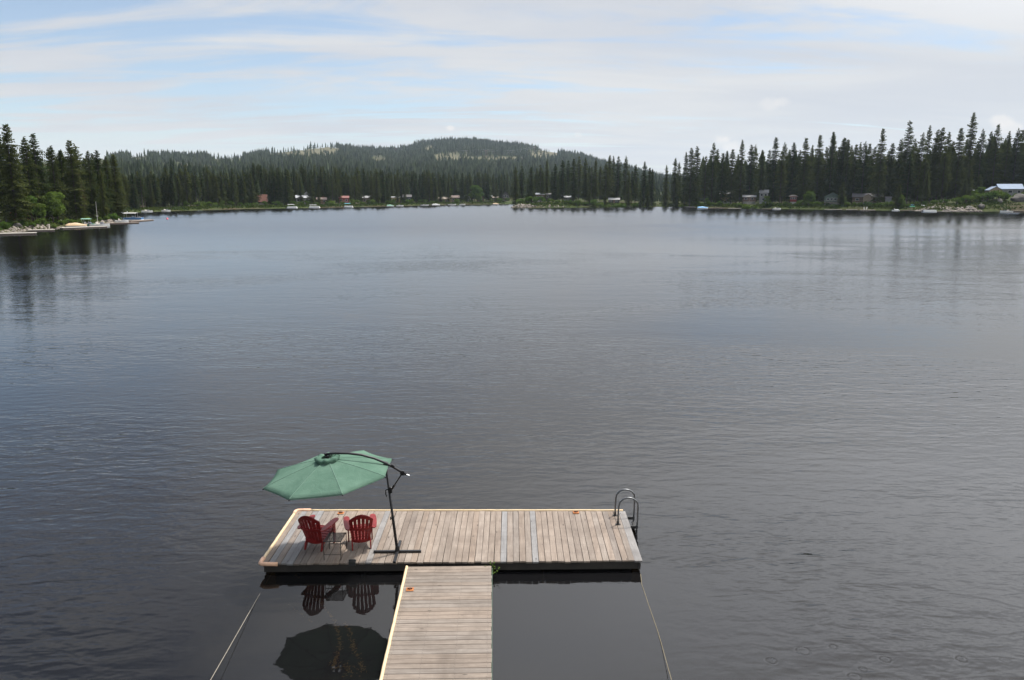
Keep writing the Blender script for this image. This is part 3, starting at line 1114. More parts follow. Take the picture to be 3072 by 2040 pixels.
def house(label, px, D, w, d, h, rh, wall, roof, ridge='x', win=(), door=None, stilts=0.0, porch=0.0, chimney=None, yaw=0.0, lift=0.0, over=.45, trim=None, name='cabin', cat='cabin', lower=None, wing=None):
    x = xat(px, D, 3)
    z = T(x, D) + lift
    t = thing(name, label, cat, (x, D, z), facing(x, D, yaw))
    z0 = stilts

    def block(cx, cy, w, d, h, rh, ridge, wall, roof):
        m = MB()
        if ridge == 'x':
            m.prism([(cy - d / 2, z0), (cy + d / 2, z0), (cy + d / 2, z0 + h), (cy, z0 + h + rh), (cy - d / 2, z0 + h)], cx - w / 2, cx + w / 2, 'x')
        elif ridge == 'y':
            m.prism([(cx - w / 2, z0), (cx + w / 2, z0), (cx + w / 2, z0 + h), (cx, z0 + h + rh), (cx - w / 2, z0 + h)], cy - d / 2, cy + d / 2, 'y')
        else:
            m.box((cx, cy, z0 + h / 2), (w, d, h))
        wl = m.build('wall', wall, t)
        m = MB()
        o, th = over, .16
        if ridge == 'x':
            sl = rh / (d / 2)
            a = z0 + h - o * sl + .02
            m.prism([(cy - d / 2 - o, a), (cy, z0 + h + rh + .02), (cy + d / 2 + o, a), (cy + d / 2 + o, a + th), (cy, z0 + h + rh + th), (cy - d / 2 - o, a + th)], cx - w / 2 - o, cx + w / 2 + o, 'x')
        elif ridge == 'y':
            sl = rh / (w / 2)
            a = z0 + h - o * sl + .02
            m.prism([(cx - w / 2 - o, a), (cx, z0 + h + rh + .02), (cx + w / 2 + o, a), (cx + w / 2 + o, a + th), (cx, z0 + h + rh + th), (cx - w / 2 - o, a + th)], cy - d / 2 - o, cy + d / 2 + o, 'y')
        elif ridge == 'hip':
            b = z0 + h + .02
            hw, hd = w / 2 + o, d / 2 + o
            k = min(hw, hd) * .7
            m.add([(cx - hw, cy - hd, b), (cx + hw, cy - hd, b), (cx + hw, cy + hd, b), (cx - hw, cy + hd, b), (cx - hw + k, cy - hd + k, b + rh), (cx + hw - k, cy - hd + k, b + rh), (cx + hw - k, cy + hd - k, b + rh), (cx - hw + k, cy + hd - k, b + rh)],
                  [(0, 3, 2, 1), (4, 5, 6, 7), (0, 1, 5, 4), (1, 2, 6, 5), (2, 3, 7, 6), (3, 0, 4, 7)])
        else:   # shed roof falling towards the lake
            b = z0 + h + .02
            hw, hd = w / 2 + o, d / 2 + o
            m.prism([(cy - hd, b), (cy + hd, b + rh), (cy + hd, b + rh + th), (cy - hd, b + th)], cx - hw, cx + hw, 'x')
        rf = m.build('roof', roof, t)
        return wl, rf
    wl, rf = block(0, 0, w, d, h, rh, ridge, wall, roof)
    if wing:
        block(*wing)
    fy = -d / 2
    for (wx, wz, ww, wh) in win:
        m = MB()
        f = .09
        for (bx, bz, bw, bh) in ((wx, wz + wh / 2 + f / 2, ww + 2 * f, f), (wx, wz - wh / 2 - f / 2, ww + 2 * f, f), (wx - ww / 2 - f / 2, wz, f, wh), (wx + ww / 2 + f / 2, wz, f, wh)):
            m.box((bx, fy - .04, z0 + bz), (bw, .08, bh))
        wn = m.build('window', trim or MATS['paint_white'], t)
        MB().box((wx, fy - .015, z0 + wz), (ww, .03, wh)).build('pane', MATS['window_glass'], wn)
    if door is not None:
        dn = MB().box((door, fy - .03, z0 + 1.0), (.9, .06, 2.0)).build('door', MATS['door_wood'], t)
        MB().box((door + .34, fy - .08, z0 + 1.0), (.06, .05, .12)).build('handle', MATS['steel'], dn)
    if stilts > 0 or porch > 0:
        if porch > 0:
            MB().box((0, fy - porch / 2, z0 - .1), (w, porch, .2)).build('porch_floor', MATS['deck_wood'], t)
            rl = MB()
            rl.box((0, fy - porch + .05, z0 + .95), (w, .08, .08))
            k = max(3, int(w / .9))
            for i in range(k + 1):
                rl.box((-w / 2 + w * i / k, fy - porch + .05, z0 + .45), (.06, .06, .92))
            rl.build('railing', MATS['deck_wood'], t)
        n = max(2, int(w / 3) + 1)
        for i in range(n):
            MB().box((-w / 2 + .2 + (w - .4) * i / (n - 1), fy - porch + .15, z0 / 2 - 1.1), (.18, .18, z0 + 1.8)).build('post', MATS['dark_wood'], t)
    MB().box((0, 0, z0 - .75 - (.12 if stilts else 0)), (w * .94, d * .94, 1.5)).build('foundation', lower or MATS['concrete'], t)
    if chimney:
        MB().box((chimney[0], .1, z0 + h + rh * .6 + .5), (.6, .6, rh * .8 + 1.2)).build('chimney', chimney[1], rf)
    return t


HW = {}
for nm, c, r in [('siding_green', (.075, .105, .085), .8), ('siding_red', (.17, .022, .020), .7), ('siding_grey', (.20, .20, .20), .8), ('siding_brown', (.10, .068, .048), .85), ('siding_tan', (.32, .25, .18), .8),
                 ('siding_yellow', (.34, .27, .11), .8), ('siding_blue', (.045, .055, .09), .8), ('siding_orange', (.48, .18, .06), .7), ('siding_beige', (.24, .20, .15), .8), ('siding_dark', (.06, .055, .05), .85),
                 ('roof_white', (.27, .27, .265), .8), ('roof_blue', (.22, .28, .37), .8), ('roof_grey', (.30, .31, .32), .6), ('roof_dark', (.09, .085, .085), .85), ('roof_tan', (.22, .185, .15), .9),
                 ('roof_rust', (.13, .055, .038), .9), ('roof_pink', (.19, .085, .07), .9), ('roof_brown', (.16, .12, .10), .85), ('roof_green', (.10, .13, .12), .7)]:
    HW[nm] = C_(nm, c, r, var=.18, scale=.8)
M = MATS
house('green gabled cabin with white-trimmed windows raised above the right shore', 2496, 444, 8.2, 9, 3.0, 2.2, M['siding_green'], M['roof_green'], 'y', [(-2.2, 1.7, 1.2, 1.1), (-.3, 1.7, 1.0, 1.3), (1.6, 1.7, 1.4, 1.1)], 3.2, 1.6, 1.6)
house('small red cabin with a row of white-framed windows and a tan roof', 2379, 466, 3.6, 4, 3.0, 1.0, M['siding_red'], M['roof_tan'], 'hip', [(-1.1, 2.0, .8, .9), (0, 2.0, .8, .9), (1.1, 2.0, .8, .9)], None, .6, 0, over=1.0, lift=.8)
house('tall narrow grey house with a white metal roof above the bushes', 2290, 486, 5.0, 6, 6.0, 1.6, M['siding_grey'], M['roof_white'], 'x', [(-1.2, 4.6, 1.2, 1.3), (1.1, 4.6, 1.2, 1.3), (0, 2.0, 1.6, 1.2)], None, 0, 0, lift=.6, name='house', cat='house')
house('low dark brown cabin with a white roof at the top of the wooden stairs', 2247, 488, 7.5, 6, 2.6, 1.0, M['siding_brown'], M['roof_white'], 'x', [(-2, 1.5, 1.3, 1.0), (1.8, 1.5, 1.3, 1.0)], .2, 1.0, 1.2, lift=.4)
house('yellow house glimpsed behind the dark trunks on the right shore', 2178, 506, 8.0, 7, 4.6, 1.5, M['siding_yellow'], M['roof_white'], 'x', [(-2.2, 3.4, 1.2, 1.0), (2, 3.4, 1.2, 1.0)], 0, .6, 0, name='house', cat='house', lift=.8)
house('wide brown lodge with a tan gable wall under the dark trees', 2600, 446, 15, 8, 3.0, 1.8, M['siding_brown'], M['roof_dark'], 'x', [(-5, 1.6, 1.6, 1.1), (5, 1.6, 1.6, 1.1)], 3.0, .8, 1.5, wing=(0.5, -2.5, 5, 6, 3.0, 1.6, 'y', M['siding_tan'], M['roof_dark']), name='lodge', cat='lodge')
house('small grey slant-roofed shed near the water beside the brown lodge', 2664, 434, 3.0, 3.2, 2.8, .6, M['siding_grey'], M['roof_dark'], 'shed', [], None, 0, 0, over=.25, name='shed', cat='shed', lift=.3)
house('big house with a pale blue metal roof above the far right bank', 3021, 420, 11.0, 9, 3.4, 2.4, M['siding_grey'], M['roof_blue'], 'x', [(3.6, 1.9, 1.4, 1.1), (-.5, 1.9, 1.8, 1.2)], 5.2, 0, 0, wing=(-7.4, -1.5, 6.0, 8, 2.8, 1.7, 'y', M['siding_tan'], M['roof_blue']), name='house', cat='house', yaw=16)
house('brown shed-like cabin on stilts with a grey metal roof on the middle point', 1620, 528, 5.6, 6, 3.2, 1.0, M['siding_brown'], M['roof_grey'], 'shed', [(-1.3, 1.7, 1.6, 1.0), (1.1, 1.7, 1.4, 1.0)], None, 1.8, 0, lift=-.4)
house('dark cabin with a pale roof next to the brown stilted cabin', 1642, 534, 4.4, 6, 4.4, .8, M['siding_dark'], M['roof_white'], 'shed', [(.1, 2.9, 1.0, 1.0)], None, 0, 0, lift=.2)
house('long low grey barn among the trees on the middle point', 1706, 545, 6.5, 5, 2.4, .9, M['siding_grey'], M['roof_grey'], 'x', [(-1.5, 1.4, .9, .7)], 1.4, 0, 0, name='barn', cat='barn')
house('low dark cabin with a white patched roof behind the willows', 1842, 530, 7.0, 6, 2.2, 1.1, M['siding_dark'], M['roof_white'], 'x', [(-2.2, 1.3, 1.2, .8), (1.5, 1.3, 1.2, .8)], 0, 0, 0)
house('steep rust-roofed cabin alone at the left of the far shore', 789, 497, 5.2, 7, 1.2, 4.0, M['siding_brown'], M['roof_rust'], 'x', [(-1.2, .8, .9, .7), (1.2, .8, .9, .7)], None, .8, 0)
house('grey far-shore house with a stepped grey roof', 910, 520, 9.0, 8, 3.6, 1.5, M['siding_grey'], M['roof_grey'], 'x', [(-3, 2.0, 1.4, 1.2), (2.6, 2.0, 1.8, 1.4)], 0, .4, 1.5, wing=(2.4, 2.0, 3.4, 4, 6.0, 1.4, 'y', M['siding_grey'], M['roof_grey']), name='house', cat='house')
house('brown cabin with a brick chimney right of the grey far-shore house', 965, 524, 6.0, 6, 2.6, 1.2, M['siding_brown'], M['roof_brown'], 'x', [(-1.6, 1.5, 1.2, 1.0), (1.6, 1.5, 1.2, 1.0)], 0, .4, 1.0, chimney=(1.2, M['roof_rust']))
house('red far-shore house with a pink roof and balcony', 1032, 530, 6.2, 6, 3.4, 1.2, M['siding_red'], M['roof_pink'], 'x', [(-1.8, 1.9, 1.3, 1.1), (1.6, 1.9, 1.3, 1.1)], 0, 1.0, 1.4, name='house', cat='house')
house('beige far-shore house with a white-edged roof between two pines', 1103, 560, 6.6, 7, 3.4, 1.2, M['siding_beige'], M['roof_white'], 'x', [(-2, 1.9, 1.3, 1.1), (1.8, 1.9, 1.3, 1.1)], 0, .8, 1.5, name='house', cat='house')
house('yellow-walled far-shore cabin with a flat white roof', 1187, 596, 6.2, 6, 3.4, .6, M['siding_yellow'], M['roof_white'], 'shed', [(-1.8, 1.8, 1.3, 1.1), (1.6, 1.8, 1.3, 1.1)], 0, .8, 1.2)
house('dark navy far-shore cabin in the shade of tall trees', 1222, 612, 6.2, 7, 4.2, 1.6, M['siding_blue'], M['roof_dark'], 'x', [(-1.6, 2.3, 1.3, 1.1), (1.6, 2.3, 1.3, 1.1)], 0, .4, 1.2)
house('long low tan-roofed house behind the mown lawn', 1334, 664, 10, 8, 2.6, 1.6, M['siding_brown'], M['roof_tan'], 'x', [(-3, 1.5, 1.4, 1.1), (0, 1.5, 1.4, 1.1), (3, 1.5, 1.4, 1.1)], 1.6, 0, 0, yaw=-14, name='house', cat='house')
house('plain brown cabin right of the long tan-roofed house', 1366, 676, 6.5, 7, 3.4, 1.6, M['siding_brown'], M['roof_brown'], 'x', [(-1.6, 1.9, 1.3, 1.1), (1.6, 1.9, 1.3, 1.1)], 0, .4, 1.0)
house('small white-fronted A-frame half hidden by a leafy tree', 1407, 700, 3.6, 6, .6, 4.6, M['paint_white'], M['roof_brown'], 'y', [(0, 1.6, 1.0, 1.0)], None, .6, 0)
house('brown gabled cabin left of the round white disc on a pole', 1442, 700, 6.0, 7, 3.6, 2.4, M['siding_brown'], M['roof_dark'], 'y', [(-1.4, 2.0, 1.2, 1.1), (1.4, 2.0, 1.2, 1.1)], 0, .4, 1.0)
house('small dark cabin with a cream roof right of the white disc', 1486, 708, 4.6, 6, 2.8, 1.1, M['siding_dark'], M['roof_tan'], 'x', [(-1.2, 1.6, 1.1, .9), (1.2, 1.6, 1.1, .9)], 0, .6, 0)
house('tall dark chalet with a glazed gable at the mouth of the inlet', 1517, 706, 6.0, 7, 4.2, 3.0, M['siding_dark'], M['roof_dark'], 'y', [(-1.6, 3.0, 1.4, 1.6), (0, 3.2, 1.4, 2.0), (1.6, 3.0, 1.4, 1.6)], 0, 1.0, 2.0, name='chalet', cat='chalet')
house('orange-brown cabin half hidden among the trunks on the left point', 60, 197, 4.2, 4, 2.3, 1.0, M['siding_orange'], M['roof_dark'], 'x', [(-1.0, 1.4, .8, .8), (1.0, 1.4, .8, .8)], 0, .3, .8)


# ------------------------------------------------------------------ shore docks
def shore_dock(label, pa, pb, width=2.0, mat='deck_wood', zt=.42):
    a = Vector(gnd(*pa))
    b = Vector(gnd(*pb))
    L = (b - a).length
    c = (a + b) / 2
    an = math.atan2(b.y - a.y, b.x - a.x)
    t = thing('floating_dock', label, 'dock', (c.x, c.y, 0), an, 'docks along the lake shore')
    n = max(2, int(L / 2.4))
    for i in range(n):        # deck sections
        w = L / n
        MB().box((-L / 2 + (i + .5) * w, 0, zt - .06), (w - .05, width, .12)).build('deck_section', M[mat], t)
    for s in (-1, 1):
        MB().box((0, s * (width / 2 - .25), (zt - .12) / 2 - .12), (L * .96, .42, zt + .12)).build('float', M['dark_wood'], t)
    return t


C_('pale_deck', (.50, .46, .40), .85)
shore_dock('long pale dock lowest at the left edge, nearest the camera', (-6, 706), (111, 703), 1.6, 'pale_deck')
shore_dock('pale dock on the left point with a slanted boat ramp behind', (84, 695), (165, 693.5), 1.4, 'pale_deck')
shore_dock('long dock on the left point holding the tan covered boat', (182, 688), (319, 683), 1.6, 'pale_deck')
shore_dock('thin dark dock below the rocky tip of the left point', (300, 674), (416, 671), 1.6)
shore_dock('outermost dock off the left point with the canopy boat', (383, 667.5), (454, 662.5), 1.8)
shore_dock('white far-shore dock right of the rust-roofed cabin', (834, 624.5), (867, 624), 2.0, 'pale_deck')
shore_dock('short pale far-shore dock below the beige house', (1079, 620.5), (1099, 620), 2.0, 'pale_deck')
shore_dock('short far-shore dock right of the beige house', (1119, 619.6), (1135, 619.2), 2.0, 'pale_deck')
shore_dock('low far-shore dock below the brown gabled cabin', (1424, 613.2), (1448, 613), 2.2, 'pale_deck')
shore_dock('white landing left of the blue-tarped boat on the right shore', (2059, 622), (2092, 623), 2.6, 'pale_deck')
shore_dock('thin grey dock running right from the blue-tarped boat', (2122, 626), (2172, 626.2), 1.6)
shore_dock('short pale dock at the foot of the wooden stairs', (2184, 627), (2224, 627.2), 1.8, 'pale_deck')
shore_dock('dark low dock with a white boat below the tall grey house', (2286, 628.5), (2342, 628.6), 1.6)
shore_dock('pale dock straight below the green gabled cabin', (2474, 630.2), (2526, 630.4), 1.6, 'pale_deck')
shore_dock('tan dock between the green cabin and the upright white boards', (2538, 630.8), (2572, 631), 1.6, 'pale_deck')
shore_dock('white dock carrying two upright white boards', (2581, 632), (2624, 632), 2.0, 'pale_deck')
shore_dock('long thin dock running right from the white personal watercraft', (2702, 633), (2748, 633.5), 1.6)
shore_dock('dock beside the rock wall below the white canoe', (2762, 636), (2815, 636), 1.8)
shore_dock('short separate pale dock left of the bushy rock bank', (2822, 636), (2850, 635.6), 1.6, 'pale_deck')
shore_dock('grey dock at the right edge behind the white motorboat', (3034, 635), (3085, 635), 1.8)

# ------------------------------------------------------------------ boats
C_('gelcoat_white', (.78, .78, .76), .25, var=.05)
C_('gelcoat_green', (.05, .22, .14), .3, var=.05)
C_('gelcoat_blue', (.06, .16, .34), .3, var=.05)
C_('tarp_tan', (.50, .36, .22), .8)
C_('tarp_blue', (.20, .42, .66), .7)
C_('canvas_green', (.20, .36, .28), .8)
C_('canvas_white', (.50, .50, .49), .8)
C_('canvas_teal', (.10, .42, .50), .7)
C_('vinyl_seat', (.58, .55, .50), .6)
C_('aluminium', (.55, .56, .57), .35, metal=.7)
C_('plastic_green', (.10, .50, .30), .5)
C_('plastic_blue', (.05, .28, .42), .5)
C_('buoy_pink', (.75, .12, .16), .5)


def hull_mesh(L, B, Hh, mat, fine=1.0, rock=.12):
    """lofted hull: transom at -x, bow at +x"""
    N = 9
    V, Fc = [], []
    for i in range(N):
        s = i / (N - 1)
        b = B / 2 * (1 - max(0, (s - .45) / .55) ** (2.2 * fine)) + .015
        if s < .1:
            b *= .94
        sh = Hh * (1 + rock * 2.2 * max(0, s - .4) ** 1.4 * 2)
        k = -.18 + .30 * max(0, (s - .7) / .3) ** 2 * Hh
        x = -L / 2 + L * s
        V += [(x, -b, sh), (x, -b * .86, sh * .35), (x, -b * .45, k + .06), (x, 0, k), (x, b * .45, k + .06), (x, b * .86, sh * .35), (x, b, sh)]
    for i in range(N - 1):
        for j in range(6):
            a = i * 7 + j
            Fc.append((a, a + 1, a + 8, a + 7))
    Fc.append(tuple(range(6, -1, -1)))
    mb = MB()
    mb.add(V, Fc)
    deck = MB()
    dv, df = [], []
    for i in range(N):
        a, b = V[i * 7], V[i * 7 + 6]
        dv += [(a[0], a[1] * .97, a[2] - .06), (b[0], b[1] * .97, b[2] - .06)]
    for i in range(N - 1):
        df.append((2 * i, 2 * i + 2, 2 * i + 3, 2 * i + 1))
    deck.add(dv, df)
    return mb, deck


def boat_base(name, label, cat, px, py, rz, z=0.0):
    p = gnd(px, py)
    return thing(name, label, cat, (p[0], p[1], z), rz, 'boats moored along the shore')


def runabout(label, px, py, L=5.2, rz=0.0, hull='gelcoat_white', top=None):
    t = boat_base('motorboat', label, 'boat', px, py, rz)
    h, d = hull_mesh(L, 2.1, .75, M[hull])
    h.build('hull', M[hull], t, True)
    d.build('deck', M['gelcoat_white'], t)
    ws = MB()
    ws.add([(.5, -.8, .74), (.95, -.45, .80), (.95, .45, .80), (.5, .8, .74), (.05, -.78, 1.25), (.5, -.4, 1.28), (.5, .4, 1.28), (.05, .78, 1.25)], [(0, 1, 5, 4), (1, 2, 6, 5), (2, 3, 7, 6)])
    ws.build('windshield', M['window_glass'], t)
    for s in (-.5, .5):
        MB().box((-.5, s, .82), (.5, .5, .30)).box((-.75, s, 1.08), (.12, .5, .42)).build('seat', M['vinyl_seat'], t)
    MB().box((-L / 2 - .15, 0, .72), (.42, .36, .60), bev=.08).box((-L / 2 - .18, 0, .1), (.16, .12, .9)).build('motor', M['black_metal'], t)
    if top:
        cp = MB()
        pr = [(-.95, 2.02), (-.5, 2.14), (0, 2.18), (.5, 2.14), (.95, 2.02), (.95, 1.98), (.5, 2.10), (0, 2.14), (-.5, 2.10), (-.95, 1.98)]
        cp.prism(pr, -1.5, .7, 'x')
        cp.build('canopy', M[top], t)
        for sx in (-1.3, .5):
            for sy in (-.93, .93):
                MB().tube([(sx * .6 - .2, sy, .7), (sx, sy, 2.0)], .02, 6).build('canopy_post', M['aluminium'], t)
    return t


def pontoon(label, px, py, L=6.4, rz=0.0, top='canvas_white', top_h=2.3, accent='gelcoat_blue'):
    t = boat_base('pontoon_boat', label, 'boat', px, py, rz)
    for s in (-.85, .85):
        MB().tube([(-L / 2, s, .12), (L / 2 - .8, s, .12), (L / 2 - .3, s, .2), (L / 2, s, .34)], [.30, .30, .24, .05], 10).build('pontoon', M['aluminium'], t, True)
    MB().box((-.1, 0, .50), (L * .93, 2.4, .12)).build('deck', M['gelcoat_white'], t)
    for (cx, cy, sx, sy) in ((0, -1.15, L * .86, .05), (0, 1.15, L * .86, .05), (-L * .43, 0, .05, 2.3), (L * .43, 0, .05, 2.3)):
        MB().box((cx, cy, .88), (sx, sy, .60)).build('side_panel', M[accent], t)
    for (cx, cy) in ((-L * .3, .7), (L * .25, -.7), (L * .25, .7)):
        MB().box((cx, cy, .74), (1.3, .6, .36)).box((cx, cy + (.28 if cy > 0 else -.28), 1.05), (1.3, .12, .40)).build('bench', M['vinyl_seat'], t)
    if top:
        cp = MB()
        h = top_h
        cp.prism([(-1.15, h), (-.6, h + .12), (0, h + .16), (.6, h + .12), (1.15, h), (1.15, h - .05), (.6, h + .07), (0, h + .11), (-.6, h + .07), (-1.15, h - .05)], -L * .42, L * .2, 'x')
        cp.build('canopy', M[top], t)
        for sx in (-L * .38, L * .16):
            for sy in (-1.12, 1.12):
                MB().tube([(sx, sy, .5), (sx, sy, h)], .025, 6).build('canopy_post', M['aluminium'], t)
    MB().box((-L / 2 - .1, 0, .80), (.4, .36, .6), bev=.08).box((-L / 2 - .1, 0, .2), (.16, .12, .9)).build('motor', M['black_metal'], t)
    return t


def covered(label, px, py, L=5.0, rz=0.0, tarp='tarp_tan', hull='gelcoat_white'):
    t = boat_base('covered_boat', label, 'boat', px, py, rz)
    h, d = hull_mesh(L, 2.0, .7, M[hull])
    h.build('hull', M[hull], t, True)
    V, Fc = [], []
    N = 8
    for i in range(N):
        s = i / (N - 1)
        b = 1.05 * (1 - max(0, (s - .45) / .55) ** 2.2) + .03
        x = -L / 2 - .03 + (L + .03) * s
        pk = .72 + .62 * math.sin(math.pi * min(1, .15 + s * .85)) + .05 * math.sin(i * 2.3)
        V += [(x, -b, .60), (x, -b * .9, .80 + .1 * s), (x, -b * .4, pk * .94), (x, 0, pk), (x, b * .4, pk * .94), (x, b * .9, .80 + .1 * s), (x, b, .60)]
    for i in range(N - 1):
        for j in range(6):
            a = i * 7 + j
            Fc.append((a, a + 1, a + 8, a + 7))
    Fc.append(tuple(range(6, -1, -1)))
    MB().add(V, Fc).build('tarp', M[tarp], t, True)
    MB().box((-L / 2 - .15, 0, .70), (.42, .36, .60), bev=.08).box((-L / 2 - .18, 0, .1), (.16, .12, .9)).build('motor', M['black_metal'], t)
    return t


def canoe(label, px, D, z, L, mat, rz, name='kayak', cat='kayak', B=.75):
    x = xat(px, D, z)
    t = thing(name, label, cat, (x, D, z), rz, 'small craft left on the bank')
    N = 11
    V, Fc = [], []
    for i in range(N):
        s = i / (N - 1) * 2 - 1
        b = B / 2 * (1 - abs(s) ** 2.2) + .01
        e = .16 * abs(s) ** 3
        V += [(s * L / 2, -b, .34 + e), (s * L / 2, -b * .6, .05 + e), (s * L / 2, b * .6, .05 + e), (s * L / 2, b, .34 + e), (s * L / 2, 0, .42 + e)]
    for i in range(N - 1):
        for j in range(5):
            a, b2 = i * 5 + j, i * 5 + (j + 1) % 5
            Fc.append((a, b2, b2 + 5, a + 5))
    MB().add(V, Fc).build('hull', M[mat], t, True)
    MB().tube([(math.cos(a) * .45, math.sin(a) * .2, .43) for a in np.linspace(0, 2 * math.pi, 13)], .03, 6, False).build('cockpit_rim', M['black_metal'], t)
    return t


pontoon('pontoon boat with a flat white canopy at the outermost left dock', 401, 664, 6.0, R(8), 'canvas_white', 2.5)
covered('boat under a tan tarp on the long left-point dock', 231, 684.5, 4.6, R(14))
runabout('white and green boat with a green canopy left of the flagpole', 266, 681, 5.0, R(14), 'gelcoat_green', 'canvas_green')
runabout('open white boat lying just right of the green-canopied boat', 301, 681.5, 4.6, R(10))
runabout('small white boat beached at the tip of the left point', 366, 669.5, 3.6, R(18))
runabout('white boat at the far left end of the far shore', 368, 640.5, 4.4, R(6))
runabout('white boat second from the left end of the far shore', 442, 637.4, 4.8, R(4))
runabout('lone white boat midway along the dark left far shore', 499, 635.4, 4.0, R(4))
pontoon('canopied pontoon boat at the dock below the grey far-shore house', 877, 625.6, 6.0, R(3), 'canvas_white', 2.3, 'gelcoat_white')
pontoon('white-roofed raft below the brown cabin with the brick chimney', 944, 624.8, 6.6, R(3), 'canvas_white', 1.9, 'gelcoat_white')
pontoon('boat with a turquoise canopy below the red house', 1046, 623, 5.6, R(3), 'canvas_teal', 2.6, 'gelcoat_white')
covered('pale green covered boat below the yellow-walled cabin', 1171, 620, 4.6, R(3), 'canvas_green')
runabout('white boat below the flat white-roofed cabin', 1200, 619.4, 4.8, R(3))
runabout('white boat left of the lawn on the far shore', 1274, 617.4, 5.8, R(3), 'gelcoat_white', None)
covered('white boat with a grey cover at the lawn', 1308, 616.6, 6.0, R(3), 'canvas_white')
runabout('white boat below the plain brown cabin', 1356, 615.8, 6.0, R(2))
runabout('small white boat below the half-hidden A-frame', 1387, 615.3, 4.6, R(2))
covered('small yellowish covered boat left of the tall dark chalet', 1487, 614, 4.6, R(2), 'tarp_tan')
covered('boat under a light blue tarp on the right shore', 2108, 626.5, 6.0, R(-4), 'tarp_blue')
runabout('white boat at the dark dock below the tall grey house', 2330, 629.5, 4.4, R(-4))
pontoon('grey pontoon boat at the dock beside the rock wall', 2788, 637.6, 6.0, R(-6), None, 2.2, 'gelcoat_white')
runabout('white motorboat with a windshield near the right edge', 3018, 638, 5.2, R(172))
# personal watercraft
p = gnd(2687, 633.5)
t = thing('personal_watercraft', 'white personal watercraft with a raised handlebar on the right shore', 'watercraft', (p[0], p[1], 0), R(168))
h, d = hull_mesh(3.6, 1.2, .5, M['gelcoat_white'], 1.0)
h.build('hull', M['gelcoat_white'], t, True)
d.build('deck', M['gelcoat_white'], t)
MB().box((-.5, 0, .72), (1.5, .42, .42), bev=.1).build('seat', M['gelcoat_white'], t)
MB().tube([(.3, 0, .5), (.75, 0, 1.25)], .16, 7).tube([(.72, -.4, 1.25), (.72, .4, 1.25)], .05, 6).build('handlebar', M['gelcoat_white'], t)
canoe('blue kayak lying on the bank above a green one', 2742, 404, T(xat(2742, 404), 404) + .25, 3.6, 'plastic_blue', R(8))
canoe('green kayak lying below the blue one on the bank', 2739, 401, T(xat(2739, 401), 401) + .0, 3.8, 'plastic_green', R(10))
canoe('white canoe lying on the rocks above the right-shore docks', 2776, 396, T(xat(2776, 396), 396) + .1, 4.0, 'gelcoat_white', R(4), 'canoe', 'canoe', .95)
# two upright boards on a dock
for k, (px, lean, lb) in enumerate([(2593, -10, 'left one of two white boards standing on the white dock'), (2599, 12, 'right one of two white boards standing on the white dock')]):
    p = gnd(px, 632)
    t = thing('upright_board', lb, 'board', (p[0], p[1] + .2, .42), 0, 'white boards standing on a dock')
    pr = [(.24 * math.sin(a) * (1.0 if math.cos(a) > -.2 else .75), .85 - .85 * math.cos(a)) for a in np.linspace(0, 2 * math.pi, 17)[:-1]]
    b = MB().prism(pr, -.05, .05, 'y').build('board', M['paint_white'], t)
    b.rotation_euler = (0, R(lean), 0)
    MB().box((0, 0, .06), (.5, .4, .12)).build('stand', M['dark_wood'], t)

# ------------------------------------------------------------------ small shore furniture
x, D = xat(292, 222), 222
t = thing('flagpole', 'slim white flagpole standing among the trees of the left point', 'pole', (x, D, T(x, D)))
MB().tube([(0, 0, -.3), (0, 0, 2), (0, 0, 5.2)], [.06, .05, .03], 8).build('pole', M['paint_white'], t)
MB().tube([(0, 0, 5.2), (0, 0, 5.28), (0, 0, 5.36)], [.03, .07, .02], 8).build('finial', M['steel'], t)
MB().box((0, 0, 1.35), (.55, .14, .22)).build('bracket', M['paint_white'], t)
x, D = xat(20, 178), 178
t = thing('ornamental_lighthouse', 'small black and white ornamental lighthouse on the left bank', 'ornament', (x, D, T(x, D)))
for i in range(4):
    MB().tube([(0, 0, i * .3 - (.2 if i == 0 else 0)), (0, 0, i * .3 + .3)], [.24 - i * .025, .24 - (i + 1) * .025], 10).build('band', M['paint_white' if i % 2 == 0 else 'black_metal'], t)
MB().tube([(0, 0, 1.2), (0, 0, 1.4), (0, 0, 1.55)], [.17, .17, .01], 10).build('lantern', M['black_metal'], t)
for (px, D, hgt, lb) in [(145, 187, .9, 'short pale wooden post on the grass of the left point'), (183, 197, 1.0, 'pale wooden post below the rounded leafy tree')]:
    x = xat(px, D)
    t = thing('wooden_post', lb, 'post', (x, D, T(x, D)))
    MB().box((0, 0, hgt / 2 - .2), (.32, .32, hgt + .4), bev=.03).build('post', M['pale_deck'], t)
    MB().box((0, 0, hgt + .04), (.42, .42, .08)).build('cap', M['pale_deck'], t)
x, D = xat(1475.6, 698), 698
t = thing('disc_on_pole', 'round white disc on a thin pole between far-shore cabins', 'disc', (x, D, T(x, D)))
MB().tube([(0, 0, -.5), (0, 0, 5.0)], .09, 8).build('pole', M['paint_white'], t)
q = MB()
V = [(math.cos(a) * .85, -.12, 5.2 + math.sin(a) * .85) for a in np.linspace(0, 2 * math.pi, 17)[:-1]] + [(math.cos(a) * .35, .1, 5.2 + math.sin(a) * .35) for a in np.linspace(0, 2 * math.pi, 17)[:-1]]
q.add(V, [(i, (i + 1) % 16, 16 + (i + 1) % 16, 16 + i) for i in range(16)] + [tuple(range(16)), tuple(range(31, 15, -1))])
q.build('disc', M['paint_white'], t, False)
x, D = xat(2920, 398), 398
t = thing('lamp_post', 'lamp on a post above the bushes left of the blue-roofed house', 'lamp', (x, D, T(x, D)))
MB().tube([(0, 0, -.3), (0, 0, 5.4)], .06, 8).tube([(0, 0, 5.3), (-.5, 0, 5.5)], .05, 6).build('post', M['black_metal'], t)
